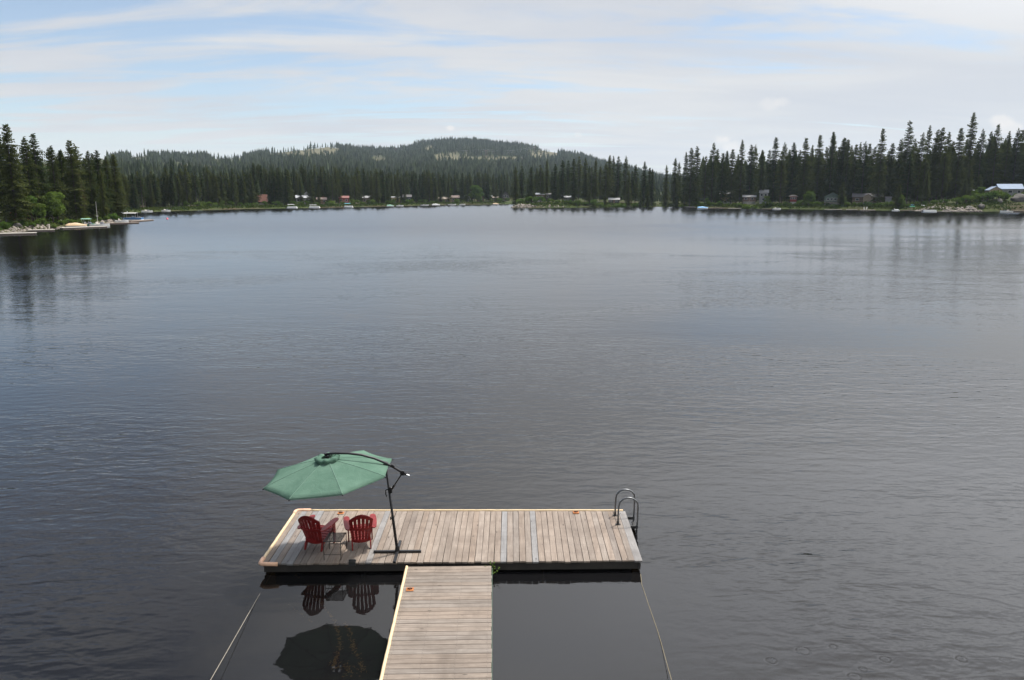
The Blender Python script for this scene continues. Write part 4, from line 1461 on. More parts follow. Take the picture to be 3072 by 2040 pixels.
MB().box((-.75, 0, 5.45), (.95, .35, .22), bev=.06).build('lamp_head', M['paint_white'], t)
# lawn chairs on the bank
for (px, lb) in [(2822, 'left one of two white lawn chairs on the right bank'), (2830, 'right one of two white lawn chairs on the right bank')]:
    D = 404
    x = xat(px, D)
    t = thing('lawn_chair', lb, 'chair', (x, D, T(x, D) + .05), R(10), 'white lawn chairs on the bank')
    MB().box((0, 0, .45), (.6, .6, .06)).build('seat', M['paint_white'], t)
    MB().box((0, .3, .85), (.6, .06, .75), (R(-12), 0, 0)).build('backrest', M['paint_white'], t)
    for sx in (-.26, .26):
        for sy in (-.26, .26):
            MB().box((sx, sy, .18), (.06, .06, .5)).build('leg', M['paint_white'], t)
# wooden stairs down the bank
a = Vector((xat(2229, 473), 473, .4))
bx = xat(2252, 484)
b = Vector((bx, 484, T(bx, 484) + .9))
t = thing('staircase', 'yellowish wooden staircase slanting up the right bank', 'stairs', a)
dv = b - a
n = 12
for i in range(n):
    MB().box(dv * ((i + .5) / n), (.5, 1.3, .07), (0, 0, math.atan2(dv.y, dv.x))).build('step', M['pale_deck'], t)
nrm = Vector((-dv.y, dv.x, 0)).normalized()
for s in (-.7, .7):
    MB().tube([nrm * s + Vector((0, 0, -.1)), dv + nrm * s + Vector((0, 0, -.1))], .10, 6).build('stringer', M['pale_deck'], t)
    MB().tube([nrm * s + Vector((0, 0, .9)), dv + nrm * s + Vector((0, 0, .9))], .06, 6).build('handrail', M['pale_deck'], t)
    for k in range(5):
        MB().tube([dv * (k / 4) + nrm * s + Vector((0, 0, -.6)), dv * (k / 4) + nrm * s + Vector((0, 0, .9))], .05, 6).build('rail_post', M['pale_deck'], t)
# pink buoy
p = gnd(502, 658)
t = thing('buoy', 'small pink buoy floating off the left point', 'buoy', (p[0], p[1], 0))
pr = [(.33 * math.sin(a), .16 - .33 * math.cos(a)) for a in np.linspace(.01, math.pi - .01, 9)]
MB().tube([(0, 0, q_[1]) for q_ in pr], [q_[0] for q_ in pr], 12).build('float_ball', M['buoy_pink'], t, True)
MB().tube([(0, 0, .45), (0, 0, .62)], .05, 8).build('ring', M['buoy_pink'], t)


# rock: riprap as one uncountable mass, big boulders as things ------------------
def rock_mat():
    m, t, b = principled('rock')
    pos = t.n('ShaderNodeNewGeometry').outputs['Position']
    n1 = t.noise(pos, 1.4, 6, .65)
    t.set(b.inputs['Base Color'], t.mix(t.mr(n1, .3, .7), (.10, .088, .078), (.29, .25, .205)))
    b.inputs['Roughness'].default_value = .9
    MATS['rock'] = m
    return m


rock_mat()
simple('rock_dark', (.085, .078, .070), .9, var=.45, scale=.9, bump=.2)


def rock_pts(seed, n=1):
    rg = np.random.default_rng(seed)
    bm = bmesh.new()
    bmesh.ops.create_icosphere(bm, subdivisions=n, radius=1)
    vs = np.array([v.co[:] for v in bm.verts])
    fs = np.array([[v.index for v in f.verts] for f in bm.faces])
    bm.free()
    vs = vs * rg.uniform(.72, 1.2, (len(vs), 1)) * np.array([1, .85, .62])
    return vs, fs


ROCKS = [rock_pts(900 + i) for i in range(5)]
rr = np.random.default_rng(8)
VV, FF, off = [], [], 0
spots = []
for (pa, pb, n, smin, smax, dz) in [((290, 674), (372, 664.5), 210, .25, .70, 2.6), ((44, 694.5), (181, 686.6), 150, .2, .55, 2.2), ((0, 701), (44, 694.5), 60, .2, .5, 2), ((181, 686.6), (291, 674.5), 90, .15, .45, 1.6),
                                    ((1534, 623.5), (1600, 623.5), 90, .4, 1.3, 3.4), ((2745, 634), (2850, 635), 150, .4, 1.1, 5.0), ((2850, 635), (2940, 634.5), 70, .5, 1.5, 3.5), ((1600, 623.5), (1700, 622.6), 30, .3, .9, 2)]:
    A, B = np.array(gnd(*pa)), np.array(gnd(*pb))
    nv = np.array([-(B - A)[1], (B - A)[0], 0])
    nv /= np.linalg.norm(nv)
    if nv[1] < 0:
        nv = -nv
    for i in range(n):
        q = A + (B - A) * rr.random() + nv * rr.uniform(-.4, dz)
        spots.append((q[0], q[1], rr.uniform(smin, smax)))
for (x, y, s) in spots:
    v, f = ROCKS[rr.integers(5)]
    a = rr.uniform(0, 6.28)
    c, sn = math.cos(a), math.sin(a)
    z = max(T(x, y), -.1)
    w = np.stack([(v[:, 0] * c - v[:, 1] * sn) * s + x, (v[:, 0] * sn + v[:, 1] * c) * s + y, v[:, 2] * s + z + s * .15], -1)
    VV.append(w)
    FF.append(f + off)
    off += len(v)
o = place('shore_stones', np_mesh('shore_stones', np.vstack(VV), np.vstack(FF), M['rock']))
tag(o, 'loose grey and tan stones piled along the waterline', 'stones', None, 'stuff')
for k, (px, D, s, lb) in enumerate([(3052, 402, 3.4, 'big dark rock face below the blue-roofed house at the right edge'), (2996, 397, 2.2, 'rounded rock outcrop left of the dark rock face'), (2905, 386, 1.6, 'low flat rock at the foot of the bushy bank'),
                                    (2942, 388, 1.8, 'grassy rock ledge at the waterline right of the bushy bank'), (1552, 506, 1.8, 'dark boulder at the tip of the middle point'), (1584, 508, 1.5, 'pale boulder near the tip of the middle point'),
                                    (48, 180, .9, 'grey boulder at the waterline below the orange-brown cabin')]):
    x = xat(px, D)
    v, f = rock_pts(950 + k, 3)
    vv = v.copy()
    # smooth the random facets a little into lumps
    rg2 = np.random.default_rng(k)
    fr = rg2.normal(0, 2.2, (6, 3))
    u = v / np.linalg.norm(v, axis=1, keepdims=True)
    rad = 1 + .10 * sum(np.sin(u @ fr[i] + i) for i in range(6)) + rg2.uniform(-.05, .05, len(u))
    vv = u * rad[:, None] * np.array([1.1, .8, .75]) * s
    o = place('boulder', np_mesh('boulder', vv, f, M['rock_dark']), None, (x, D, max(0, T(x, D)) + s * .05), k * 1.1)
    tag(o, lb, 'rock', 'boulders on the shore')


# ------------------------------------------------------------------ power line on the hill
def hill_point(px, py):
    for D in np.arange(760, 3300, 12.0):
        x = xat(px, D, 60)
        z = T(x, D)
        if pxof(x, D, z)[1] <= py:
            return x, D, z
    return x, D, z


C_('pylon_wood', (.20, .13, .10), .8)
tops = []
for k, (px, py, lb) in enumerate([(1190, 462, 'left one of the hillside power pylons, above the pines'), (1459, 472, 'middle power pylon in the cleared strip on the hill'), (1604, 460, 'right power pylon beside the bare knoll')]):
    x, D, z = hill_point(px, py)
    t = thing('power_pylon', lb, 'pylon', (x, D, z - .5), .3, 'power pylons on the hill')
    for s in (-2.6, 2.6):
        MB().tube([(s, 0, 0), (s, 0, 21)], [.42, .30], 8).build('pole', M['pylon_wood'], t)
    MB().box((0, .4, 18.5), (12, .4, .6)).build('crossarm', M['pylon_wood'], t)
    MB().tube([(-2.6, -.4, 10), (2.6, -.4, 17)], .16, 6).tube([(2.6, -.4, 10), (-2.6, -.4, 17)], .16, 6).build('brace', M['pylon_wood'], t)
    tops.append(Vector((x, D, z + 17.8)))
for s, lb in ((-5.5, 'upper power line strung across the wooded hill'), (5.5, 'lower power line strung across the wooded hill')):
    path = []
    for a, b in zip(tops[:-1], tops[1:]):
        for u in np.linspace(0, 1, 13)[:-1]:
            q = a.lerp(b, u)
            path.append(q + Vector((s * .3, s, -9 * 4 * u * (1 - u) + (0 if s > 0 else 4))))
    path.append(tops[-1] + Vector((s * .3, s, 0)))
    o = MB().tube(path, .09, 5).build('power_line', C_('wire', (.55, .58, .62), .4, metal=.5))
    tag(o, lb, 'power line', 'power lines on the hill')

# ------------------------------------------------------------------ the near dock
wood('wood_tan', (.280, .229, .186), (.155, .118, .091))
wood('wood_grey', (.272, .258, .246), (.152, .142, .135))
wood('wood_brown', (.245, .20, .162), (.13, .10, .080))
wood('wood_walk', (.250, .209, .173), (.134, .105, .082), long_axis='x')
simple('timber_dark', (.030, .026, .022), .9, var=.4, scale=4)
simple('float_black', (.012, .012, .013), .8)
simple('edging_cream', (.60, .455, .27), .55, var=.10, scale=9)
simple('edging_peach', (.66, .40, .26), .6, var=.15, scale=9)
simple('rust', (.34, .12, .035), .85, var=.35, scale=30)
simple('rust_dark', (.10, .04, .02), .9, var=.3, scale=30)
simple('nail', (.09, .075, .065), .8)
simple('iron', (.02, .02, .02), .6)

DX0, DX1 = -5.49, 2.88
ZD = .27
rb = random.Random(11)


def front_y(x):
    return 15.89 + (x - DX0) / (DX1 - DX0) * .16


dock = thing('swim_dock', 'wide weathered plank dock floating on the lake, holding the umbrella', 'dock', (-1.3, 17.35, 0))
OX, OY = -1.3, 17.35
NB = 58
pitch = (DX1 - .17 - DX0) / NB
nails = MB()
greys = (-5.28, -5.0, -4.86, -3.18, -.216, .50)
for i in range(NB + 1):
    w = pitch - .007
    cx = DX0 + pitch * (i + .5)
    wide = False
    if i == NB:
        w, cx, wide = .175, DX1 - .085, True
    y0 = front_y(cx) - rb.uniform(-.012, .022)
    if rb.random() < .12:
        y0 -= .02
    y1 = 18.775 + rb.uniform(-.008, .008)
    L = y1 - y0
    cy = (y0 + y1) / 2
    zt = ZD - rb.uniform(0, .009)
    mat = M['wood_grey'] if (wide or any(abs(cx - g) < pitch * .5 for g in greys)) else (M['wood_brown'] if (i == 2 or rb.random() < .07) else M['wood_tan'])
    b = MB().box((0, 0, 0), (w * rb.uniform(.975, 1.0), L, .038), bev=.004).build('deck_board', mat, dock, False, (cx - OX, cy - OY, zt - .019), R(rb.uniform(-.20, .20)))
    for yy in (16.02, 16.42, 16.85, 17.27, 17.70, 18.12, 18.55):
        for sx in (-.045, 0, .045):
            r0 = .0085
            q = (cx - OX + sx + rb.uniform(-.008, .008), yy - OY + rb.uniform(-.018, .018), zt + .0012)
            nails.add([(q[0] + r0 * math.cos(k * 1.0472), q[1] + r0 * math.sin(k * 1.0472), q[2]) for k in range(6)], [tuple(range(6))])
tag(nails.build('nail_heads', M['nail'], dock), None, None, None, 'stuff')
# rim timbers, joists and floats
fl, fr_ = front_y(DX0) + .035, front_y(DX1) + .035
an = math.atan2(fr_ - fl, DX1 - DX0)
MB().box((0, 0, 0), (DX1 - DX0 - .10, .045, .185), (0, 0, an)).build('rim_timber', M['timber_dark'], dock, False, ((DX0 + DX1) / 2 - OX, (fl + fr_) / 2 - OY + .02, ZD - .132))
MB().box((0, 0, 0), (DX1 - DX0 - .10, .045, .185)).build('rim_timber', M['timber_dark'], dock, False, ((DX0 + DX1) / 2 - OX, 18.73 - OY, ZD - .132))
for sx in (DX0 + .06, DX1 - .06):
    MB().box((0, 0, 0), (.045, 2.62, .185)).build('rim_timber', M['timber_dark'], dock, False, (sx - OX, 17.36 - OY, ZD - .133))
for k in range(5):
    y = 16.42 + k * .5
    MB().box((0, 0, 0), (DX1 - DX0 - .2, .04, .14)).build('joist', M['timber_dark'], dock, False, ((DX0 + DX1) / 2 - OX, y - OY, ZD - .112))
for k in range(4):
    w = (DX1 - DX0 - .36) / 4
    MB().box((0, 0, 0), (w - .04, 2.44, .46), bev=.05).build('float', M['float_black'], dock, False, (DX0 + .18 + w * (k + .5) - OX, 17.38 - OY, -.14))
# soft cream edging along the left and back edges, thicker corner pieces
lx = DX0 - .012


def edging(name, path, r, mat):
    pts = []
    n = len(path)
    for i, p in enumerate(path):
        pts.append((p[0] - OX, p[1] - OY, p[2] + rb.uniform(-.003, .003)))
    return MB().tube(pts, r, 8).build(name, mat, dock, True)


edging('edging_strip', [(lx + rb.uniform(-.004, .004), 16.12 + (18.62 - 16.12) * i / 30, ZD - .004) for i in range(31)], .034, M['edging_cream'])
edging('edging_strip', [(-5.15 + (2.83 + 5.15) * i / 60, 18.80 + rb.uniform(-.004, .004), ZD - .002) for i in range(61)], .030, M['edging_cream'])
edging('corner_bumper', [(-5.12, 15.868, ZD - .008), (-5.30, 15.862, ZD - .006), (-5.44, 15.865, ZD), (-5.505, 15.90, ZD), (-5.510, 16.0, ZD), (-5.505, 16.13, ZD)], .046, M['edging_peach'])
edging('corner_bumper', [(-5.14, 18.812, ZD), (-5.34, 18.818, ZD), (-5.46, 18.81, ZD), (-5.508, 18.76, ZD), (-5.508, 18.68, ZD), (-5.503, 18.58, ZD)], .042, M['edging_peach'])


def rusty_plate(parent, ox, oy, x, y, z, rz=0):
    p = MB().box((0, 0, 0), (.155, .145, .012), bev=.004).build('rusty_plate', M['rust'], parent, False, (x - ox, y - oy, z + .006), rz)
    MB().tube([(0, 0, .006), (0, 0, .03)], .026, 8).box((0, 0, .022), (.10, .022, .018)).build('bolt', M['rust_dark'], p)
    return p


rusty_plate(dock, OX, OY, -4.33, 18.62, ZD + .003)
rusty_plate(dock, OX, OY, 1.62, 18.66, ZD + .003)
MB().box((0, 0, .012), (.075, .09, .02)).box((0, -.02, .04), (.165, .045, .04), bev=.012).box((0, -.065, -.02), (.15, .03, .09)).build('cleat', M['iron'], dock, False, (-3.50 - OX, front_y(-3.5) + .045 - OY, ZD))

# gangway to the shore
gang = thing('gangway', 'narrow plank gangway with cream left edge leading to the dock', 'gangway', (-1.225, 10.5, 0), math.atan2(.10, 4.11))
# local frame: y along the gangway; the dock end sits at y = 5.33
ZG = .245
NG = 74
gp = .1435
gn = MB()
for i in range(NG):
    y = 5.315 - gp * (i + .5)
    xr = rb.uniform(-.006, .012)
    xl = rb.uniform(-.008, .004)
    mat = M['wood_walk']
    zt = ZG - rb.uniform(0, .004)
    MB().box((0, 0, 0), (1.82 + xr - xl, gp - .008, .036), bev=.004).build('deck_board', mat, gang, False, ((xr + xl) / 2, y, zt - .018), R(rb.uniform(-.10, .10)))
    for xx in (-.84, -.30, .28, .84):
        for sy in (-.035, .035):
            r0 = .0085
            q = (xx + rb.uniform(-.015, .015), y + sy, zt + .0012)
            gn.add([(q[0] + r0 * math.cos(k * 1.0472), q[1] + r0 * math.sin(k * 1.0472), q[2]) for k in range(6)], [tuple(range(6))])
tag(gn.build('nail_heads', M['nail'], gang), None, None, None, 'stuff')
for sx in (-.84, 0, .84):
    MB().box((0, 0, 0), (.05, 10.55, .16)).build('stringer', M['timber_dark'], gang, False, (sx, .02, ZG - .12))
MB().tube([(-.93 + rb.uniform(-.003, .003), -5.2 + 10.5 * i / 60, ZG + .004 + rb.uniform(-.003, .003)) for i in range(61)], .030, 8).build('edging_strip', M['edging_cream'], gang, True)
MB().box((0, 0, 0), (.010, 10.4, .05)).build('edge_strip', C_('strip_green', (.05, .09, .06), .6), gang, False, (.922, .02, ZG - .03))
pl = MB().box((0, 0, 0), (.155, .145, .012), bev=.004).build('rusty_plate', M['rust'], gang, False, (-.76, 4.30, ZG + .008))
MB().tube([(0, 0, .006), (0, 0, .03)], .026, 8).box((0, 0, .022), (.10, .022, .018)).build('bolt', M['rust_dark'], pl)
for (py_, sx) in ((2.2, -1), (-.6, -1), (2.2, 1), (-.6, 1)):
    MB().tube([(sx * .70, py_, ZG - .05), (sx * .70, py_, -2.2)], .07, 10).build('pile', M['timber_dark'], gang)

# swim ladder -------------------------------------------------------------------
simple('tube_grey', (.16, .165, .17), .38, metal=.85, var=.1, scale=12)
lad = thing('swim_ladder', 'grey tubular swim ladder with two hoops at the dock end', 'ladder', (2.88, 18.21, 0))
for yy in (17.94 - 18.21, 18.48 - 18.21):
    x0, x1, zt = 2.59 - 2.88, 3.05 - 2.88, .955
    pts = [(x0, yy, ZD + .012), (x0, yy, ZD + .25), (x0 + .006, yy, zt - .23)]
    for k in range(13):
        a = math.pi - math.pi * k / 12
        pts.append(((x0 + x1) / 2 + .015 + math.cos(a) * (x1 - x0) / 2 * 1.0, yy, zt - .20 + math.sin(a) * .20))
    pts += [(x1 + .015, yy, .4), (x1, yy, 0), (x1 - .01, yy, -.9)]
    rail = MB().tube(pts, .021, 10).build('handrail', M['tube_grey'], lad, True)
    MB().tube([(x0, yy, ZD), (x0, yy, ZD + .09)], .028, 10).box((x0, yy, ZD + .006), (.12, .07, .010)).build('foot_flange', M['iron'], rail)
    MB().box(((x1 + .02) / 2 + .01, yy, ZD - .07), (x1 + .02, .035, .07)).build('bracket', M['iron'], rail)
for z in (.10, -.18, -.46, -.74):
    MB().box((3.05 - 2.88 - .005, 0, z), (.075, .54, .028), bev=.006).build('tread', M['iron'], lad)

# small weed growing at the joint --------------------------------------------------
wd = thing('weed_tuft', 'small green weed growing where gangway meets dock', 'plant', (-.40, 15.83, .06))
for k in range(11):
    a = rb.uniform(0, 6.28)
    l = rb.uniform(.12, .30)
    p = Vector((math.cos(a) * .06, math.sin(a) * .05, 0))
    m = MB()
    base = p
    tip = p + Vector((math.cos(a) * l * .45, math.sin(a) * l * .35 - .05, l * .8))
    m.tube([base, base.lerp(tip, .6) + Vector((0, 0, .03)), tip], [.004, .003, .001], 5)
    for j in range(4):
        c = base.lerp(tip, .35 + .2 * j)
        b2 = rb.uniform(0, 6.28)
        d1 = Vector((math.cos(b2), math.sin(b2), .3)) * .05
        d2 = Vector((-math.sin(b2), math.cos(b2), .1)) * .018
        m.add([c, c + d1 * .5 + d2, c + d1, c + d1 * .5 - d2], [(0, 1, 2, 3)])
    m.build('stem', M['leaves'], wd)

# ------------------------------------------------------------------ umbrella
def canvas_mat():
    m = bpy.data.materials.new('umbrella_cloth')
    m.use_nodes = True
    t = NT(m.node_tree)
    out = t.n('ShaderNodeOutputMaterial')
    pos = t.n('ShaderNodeTexCoord').outputs['Object']
    n1 = t.noise(pos, 2.2, 5, .6)
    col = t.mix(t.mr(n1, .3, .7), (.088, .158, .118), (.118, .197, .150))
    stain = t.mr(t.noise(pos, 5.5, 6, .7, 1.2), .56, .70, 0, .22)
    col = t.mix(stain, col, (.10, .155, .11))
    weave = t.noise(t.map(pos, (90, 90, 90)), 1.0, 2, .5)
    bp = t.n('ShaderNodeBump')
    bp.inputs['Strength'].default_value = .5
    bp.inputs['Distance'].default_value = .010
    wr = t.noise(t.map(pos, (3.5, 3.5, 3.5)), 1.0, 4, .6, 1.6)
    t.set(bp.inputs['Height'], t.m('ADD', t.m('MULTIPLY', wr, 3.0), t.m('MULTIPLY', weave, .3)))
    di = t.n('ShaderNodeBsdfDiffuse')
    t.set(di.inputs['Color'], col)
    t.set(di.inputs['Normal'], bp.outputs[0])
    tr = t.n('ShaderNodeBsdfTranslucent')
    t.set(tr.inputs['Color'], col)
    mx = t.n('ShaderNodeMixShader')
    mx.inputs[0].default_value = .16
    t.set(mx.inputs[1], di.outputs[0])
    t.set(mx.inputs[2], tr.outputs[0])
    t.set(out.inputs[0], mx.outputs[0])
    MATS['canvas'] = m
    return m


canvas_mat()
simple('pole_black', (.022, .022, .024), .38, metal=.5, var=.1)
simple('cloth_seam', (.095, .170, .128), .85)
ub = Vector((-2.58, 16.42, ZD))
umb = thing('cantilever_umbrella', 'green cantilever umbrella on a black curved arm and cross base', 'umbrella', ub)
UC = Vector((-3.989, 16.252, 2.215)) - ub
un = Vector((-.098, -.017, 1)).normalized()
uu = Vector((0, 1, 0)).cross(un).normalized()
uv_ = un.cross(uu)
UR, UPH, RISE = 1.40, 3.546, .33


def upt(rad, ang, lift):
    return UC + (uu * math.cos(ang) + uv_ * math.sin(ang)) * rad + un * lift


def rib_lift(s):    # s 0 at hub, 1 at rim
    return RISE * (1 - s) * (1 + .30 * s)


for k in range(8):
    a0 = UPH + k * math.pi / 4
    a1 = a0 + math.pi / 4
    m = MB()
    NS, NA = 10, 8
    V, Fc = [], []
    for i in range(NS + 1):
        s = .085 + (1 - .085) * i / NS
        A, B = upt(UR * s, a0, rib_lift(s)), upt(UR * s, a1, rib_lift(s))
        for j in range(NA + 1):
            u = j / NA
            p = A.lerp(B, u)
            sag = 4 * u * (1 - u)
            p = p - un * (.016 * sag * s) - (p - UC - un * (p - UC).dot(un)) * (.022 * sag * (s ** 3))
            if k == 0:      # slack cloth: creases along one rib
                p = p + un * .014 * math.sin(s * 26 + u * 5) * max(0, 1 - abs(u - .85) * 5) * (1 if s > .15 else 0)
            V.append(p)
    for i in range(NS):
        for j in range(NA):
            q = i * (NA + 1) + j
            Fc.append((q, q + 1, q + NA + 2, q + NA + 1))
    # narrow hem hanging from the rim
    o = len(V)
    for j in range(NA + 1):
        V.append(V[NS * (NA + 1) + j] - un * .035)
    for j in range(NA):
        q = NS * (NA + 1) + j
        Fc.append((q, q + 1, o + j + 1, o + j))
    m.add(V, Fc)
    m.build('canopy_panel', M['canvas'], umb, True)
    rb_ = MB().tube([upt(UR * (.06 + .95 * s), a0, rib_lift(.06 + .95 * s) - .028) for s in np.linspace(0, 1, 9)], .008, 6).build('rib', M['pole_black'], umb)
    MB().tube([upt(UR * 1.0, a0, -.028), upt(UR * 1.022, a0, -.030)], .014, 6).build('rib_tip', M['pole_black'], rb_)
    MB().tube([upt(UR * s, a0, rib_lift(s) + .001) for s in np.linspace(.16, 1.0, 10)], .0075, 5).build('seam', M['cloth_seam'], umb)
    MB().tube([upt(UR * .5, a0, rib_lift(.5) - .03), upt(.06, a0, -.10)], .006, 5).build('strut', M['pole_black'], umb)
# ruffled collar round the hub
V, Fc = [], []
NR = 48
for j in range(NR):
    a = 2 * math.pi * j / NR
    f = .5 + .5 * math.sin(a * 8 + .8)
    g = .5 + .5 * math.sin(a * 13 + 2.1)
    V += [upt(.235 + .02 * g, a, rib_lift(.165) - .006), upt(.255 + .03 * f, a, rib_lift(.15) + .045 + .03 * f), upt(.20 + .02 * g, a, rib_lift(.13) + .075 + .035 * f), upt(.12 + .02 * f, a, RISE + .028 + .012 * g)]
for j in range(NR):
    j2 = (j + 1) % NR
    for q in range(3):
        Fc.append((j * 4 + q, j2 * 4 + q, j2 * 4 + q + 1, j * 4 + q + 1))
MB().add(V, Fc).build('vent_collar', M['canvas'], umb, True)
top_in = UC + un * (RISE + .02)
MB().tube([UC + un * (RISE - .42), UC + un * (RISE - .30), UC + un * (RISE + .06)], [.045, .05, .045], 10).build('hub', M['pole_black'], umb)
W3 = lambda x, y, z: Vector((x, y, z)) - ub
arm_tip = W3(-4.055, 16.26, 2.63)
MB().tube([UC + un * (RISE + .02), arm_tip + Vector((.0, 0, -.06)), arm_tip + Vector((0, 0, .035))], [.026, .030, .034], 10).build('hanger', M['pole_black'], umb)
# curved arm through the points read from the photo
arm_pts = [(-4.07, 16.26, 2.635), (-3.85, 16.28, 2.655), (-3.58, 16.30, 2.645), (-3.30, 16.33, 2.60), (-3.02, 16.37, 2.505), (-2.80, 16.40, 2.395), (-2.60, 16.42, 2.275), (-2.45, 16.43, 2.175), (-2.34, 16.435, 2.10)]
arm = MB().tube([W3(*p) for p in arm_pts], .026, 10).build('arm', M['pole_black'], umb, True)
MB().tube([W3(-2.42, 16.40, 2.15), W3(-2.42, 16.47, 2.15)], .055, 12).build('winch', M['pole_black'], arm)
MB().tube([W3(-2.37, 16.43, 2.125), W3(-2.27, 16.43, 2.085)], .012, 8).build('winch_handle', M['steel'], arm)
MB().box(W3(-2.63, 16.42, 2.32), (.09, .07, .06), (0, R(32), 0), bev=.012).build('sleeve', M['pole_black'], arm)
pole_top = W3(-2.785, 16.42, 2.36)
pole = MB().tube([(0, 0, 0), pole_top * .42, pole_top * .425, pole_top], [.032, .032, .027, .027], 12).build('pole', M['pole_black'], umb, True)
MB().box(pole_top, (.09, .08, .09), (0, R(20), 0), bev=.012).build('pivot', M['pole_black'], umb)
st0, st1 = W3(-2.66, 16.42, 1.78), W3(-2.425, 16.43, 2.14)
MB().tube([st0, st0.lerp(st1, .25), st0.lerp(st1, .27), st1], [.026, .026, .015, .015], 8).build('arm_strut', M['pole_black'], umb)
MB().box(W3(-2.70, 16.42, 1.76), (.085, .075, .14), bev=.012).build('slider', M['pole_black'], umb)
MB().tube([W3(-2.74, 16.42, 1.78), W3(-2.80, 16.42, 1.75), W3(-2.805, 16.42, 1.66), W3(-2.78, 16.42, 1.60)], .012, 6).build('slider_handle', M['pole_black'], umb)
MB().tube([W3(-2.655, 16.42, 1.08), W3(-2.71, 16.42, 1.085)], .010, 6).tube([W3(-2.71, 16.42, 1.05), W3(-2.71, 16.42, 1.12)], .014, 6).build('clamp_knob', M['pole_black'], umb)
for (dx, dy) in ((1, .02), (-1, -.02), (-.02, 1), (.02, -1)):
    L = .505
    an = math.atan2(dy, dx)
    c = (math.cos(an) * (L / 2 + .03), math.sin(an) * (L / 2 + .03), .028)
    MB().box(c, (L, .062, .042), (0, 0, an), bev=.006).build('base_arm', M['pole_black'], umb)
MB().tube([(0, 0, .004), (0, 0, .055), (0, 0, .16)], [.06, .055, .042], 12).build('base_socket', M['pole_black'], umb)

# ------------------------------------------------------------------ red chairs
def chair_mat():
    m, t, b = principled('red_plastic')
    pos = t.n('ShaderNodeTexCoord').outputs['Object']
    n1 = t.noise(pos, 7, 5, .65)
    t.set(b.inputs['Base Color'], t.mix(t.mr(n1, .3, .7), (.14, .006, .006), (.235, .015, .015)))
    b.inputs['Roughness'].default_value = .5
    b.inputs['Specular IOR Level'].default_value = .35
    MATS['red'] = m


chair_mat()


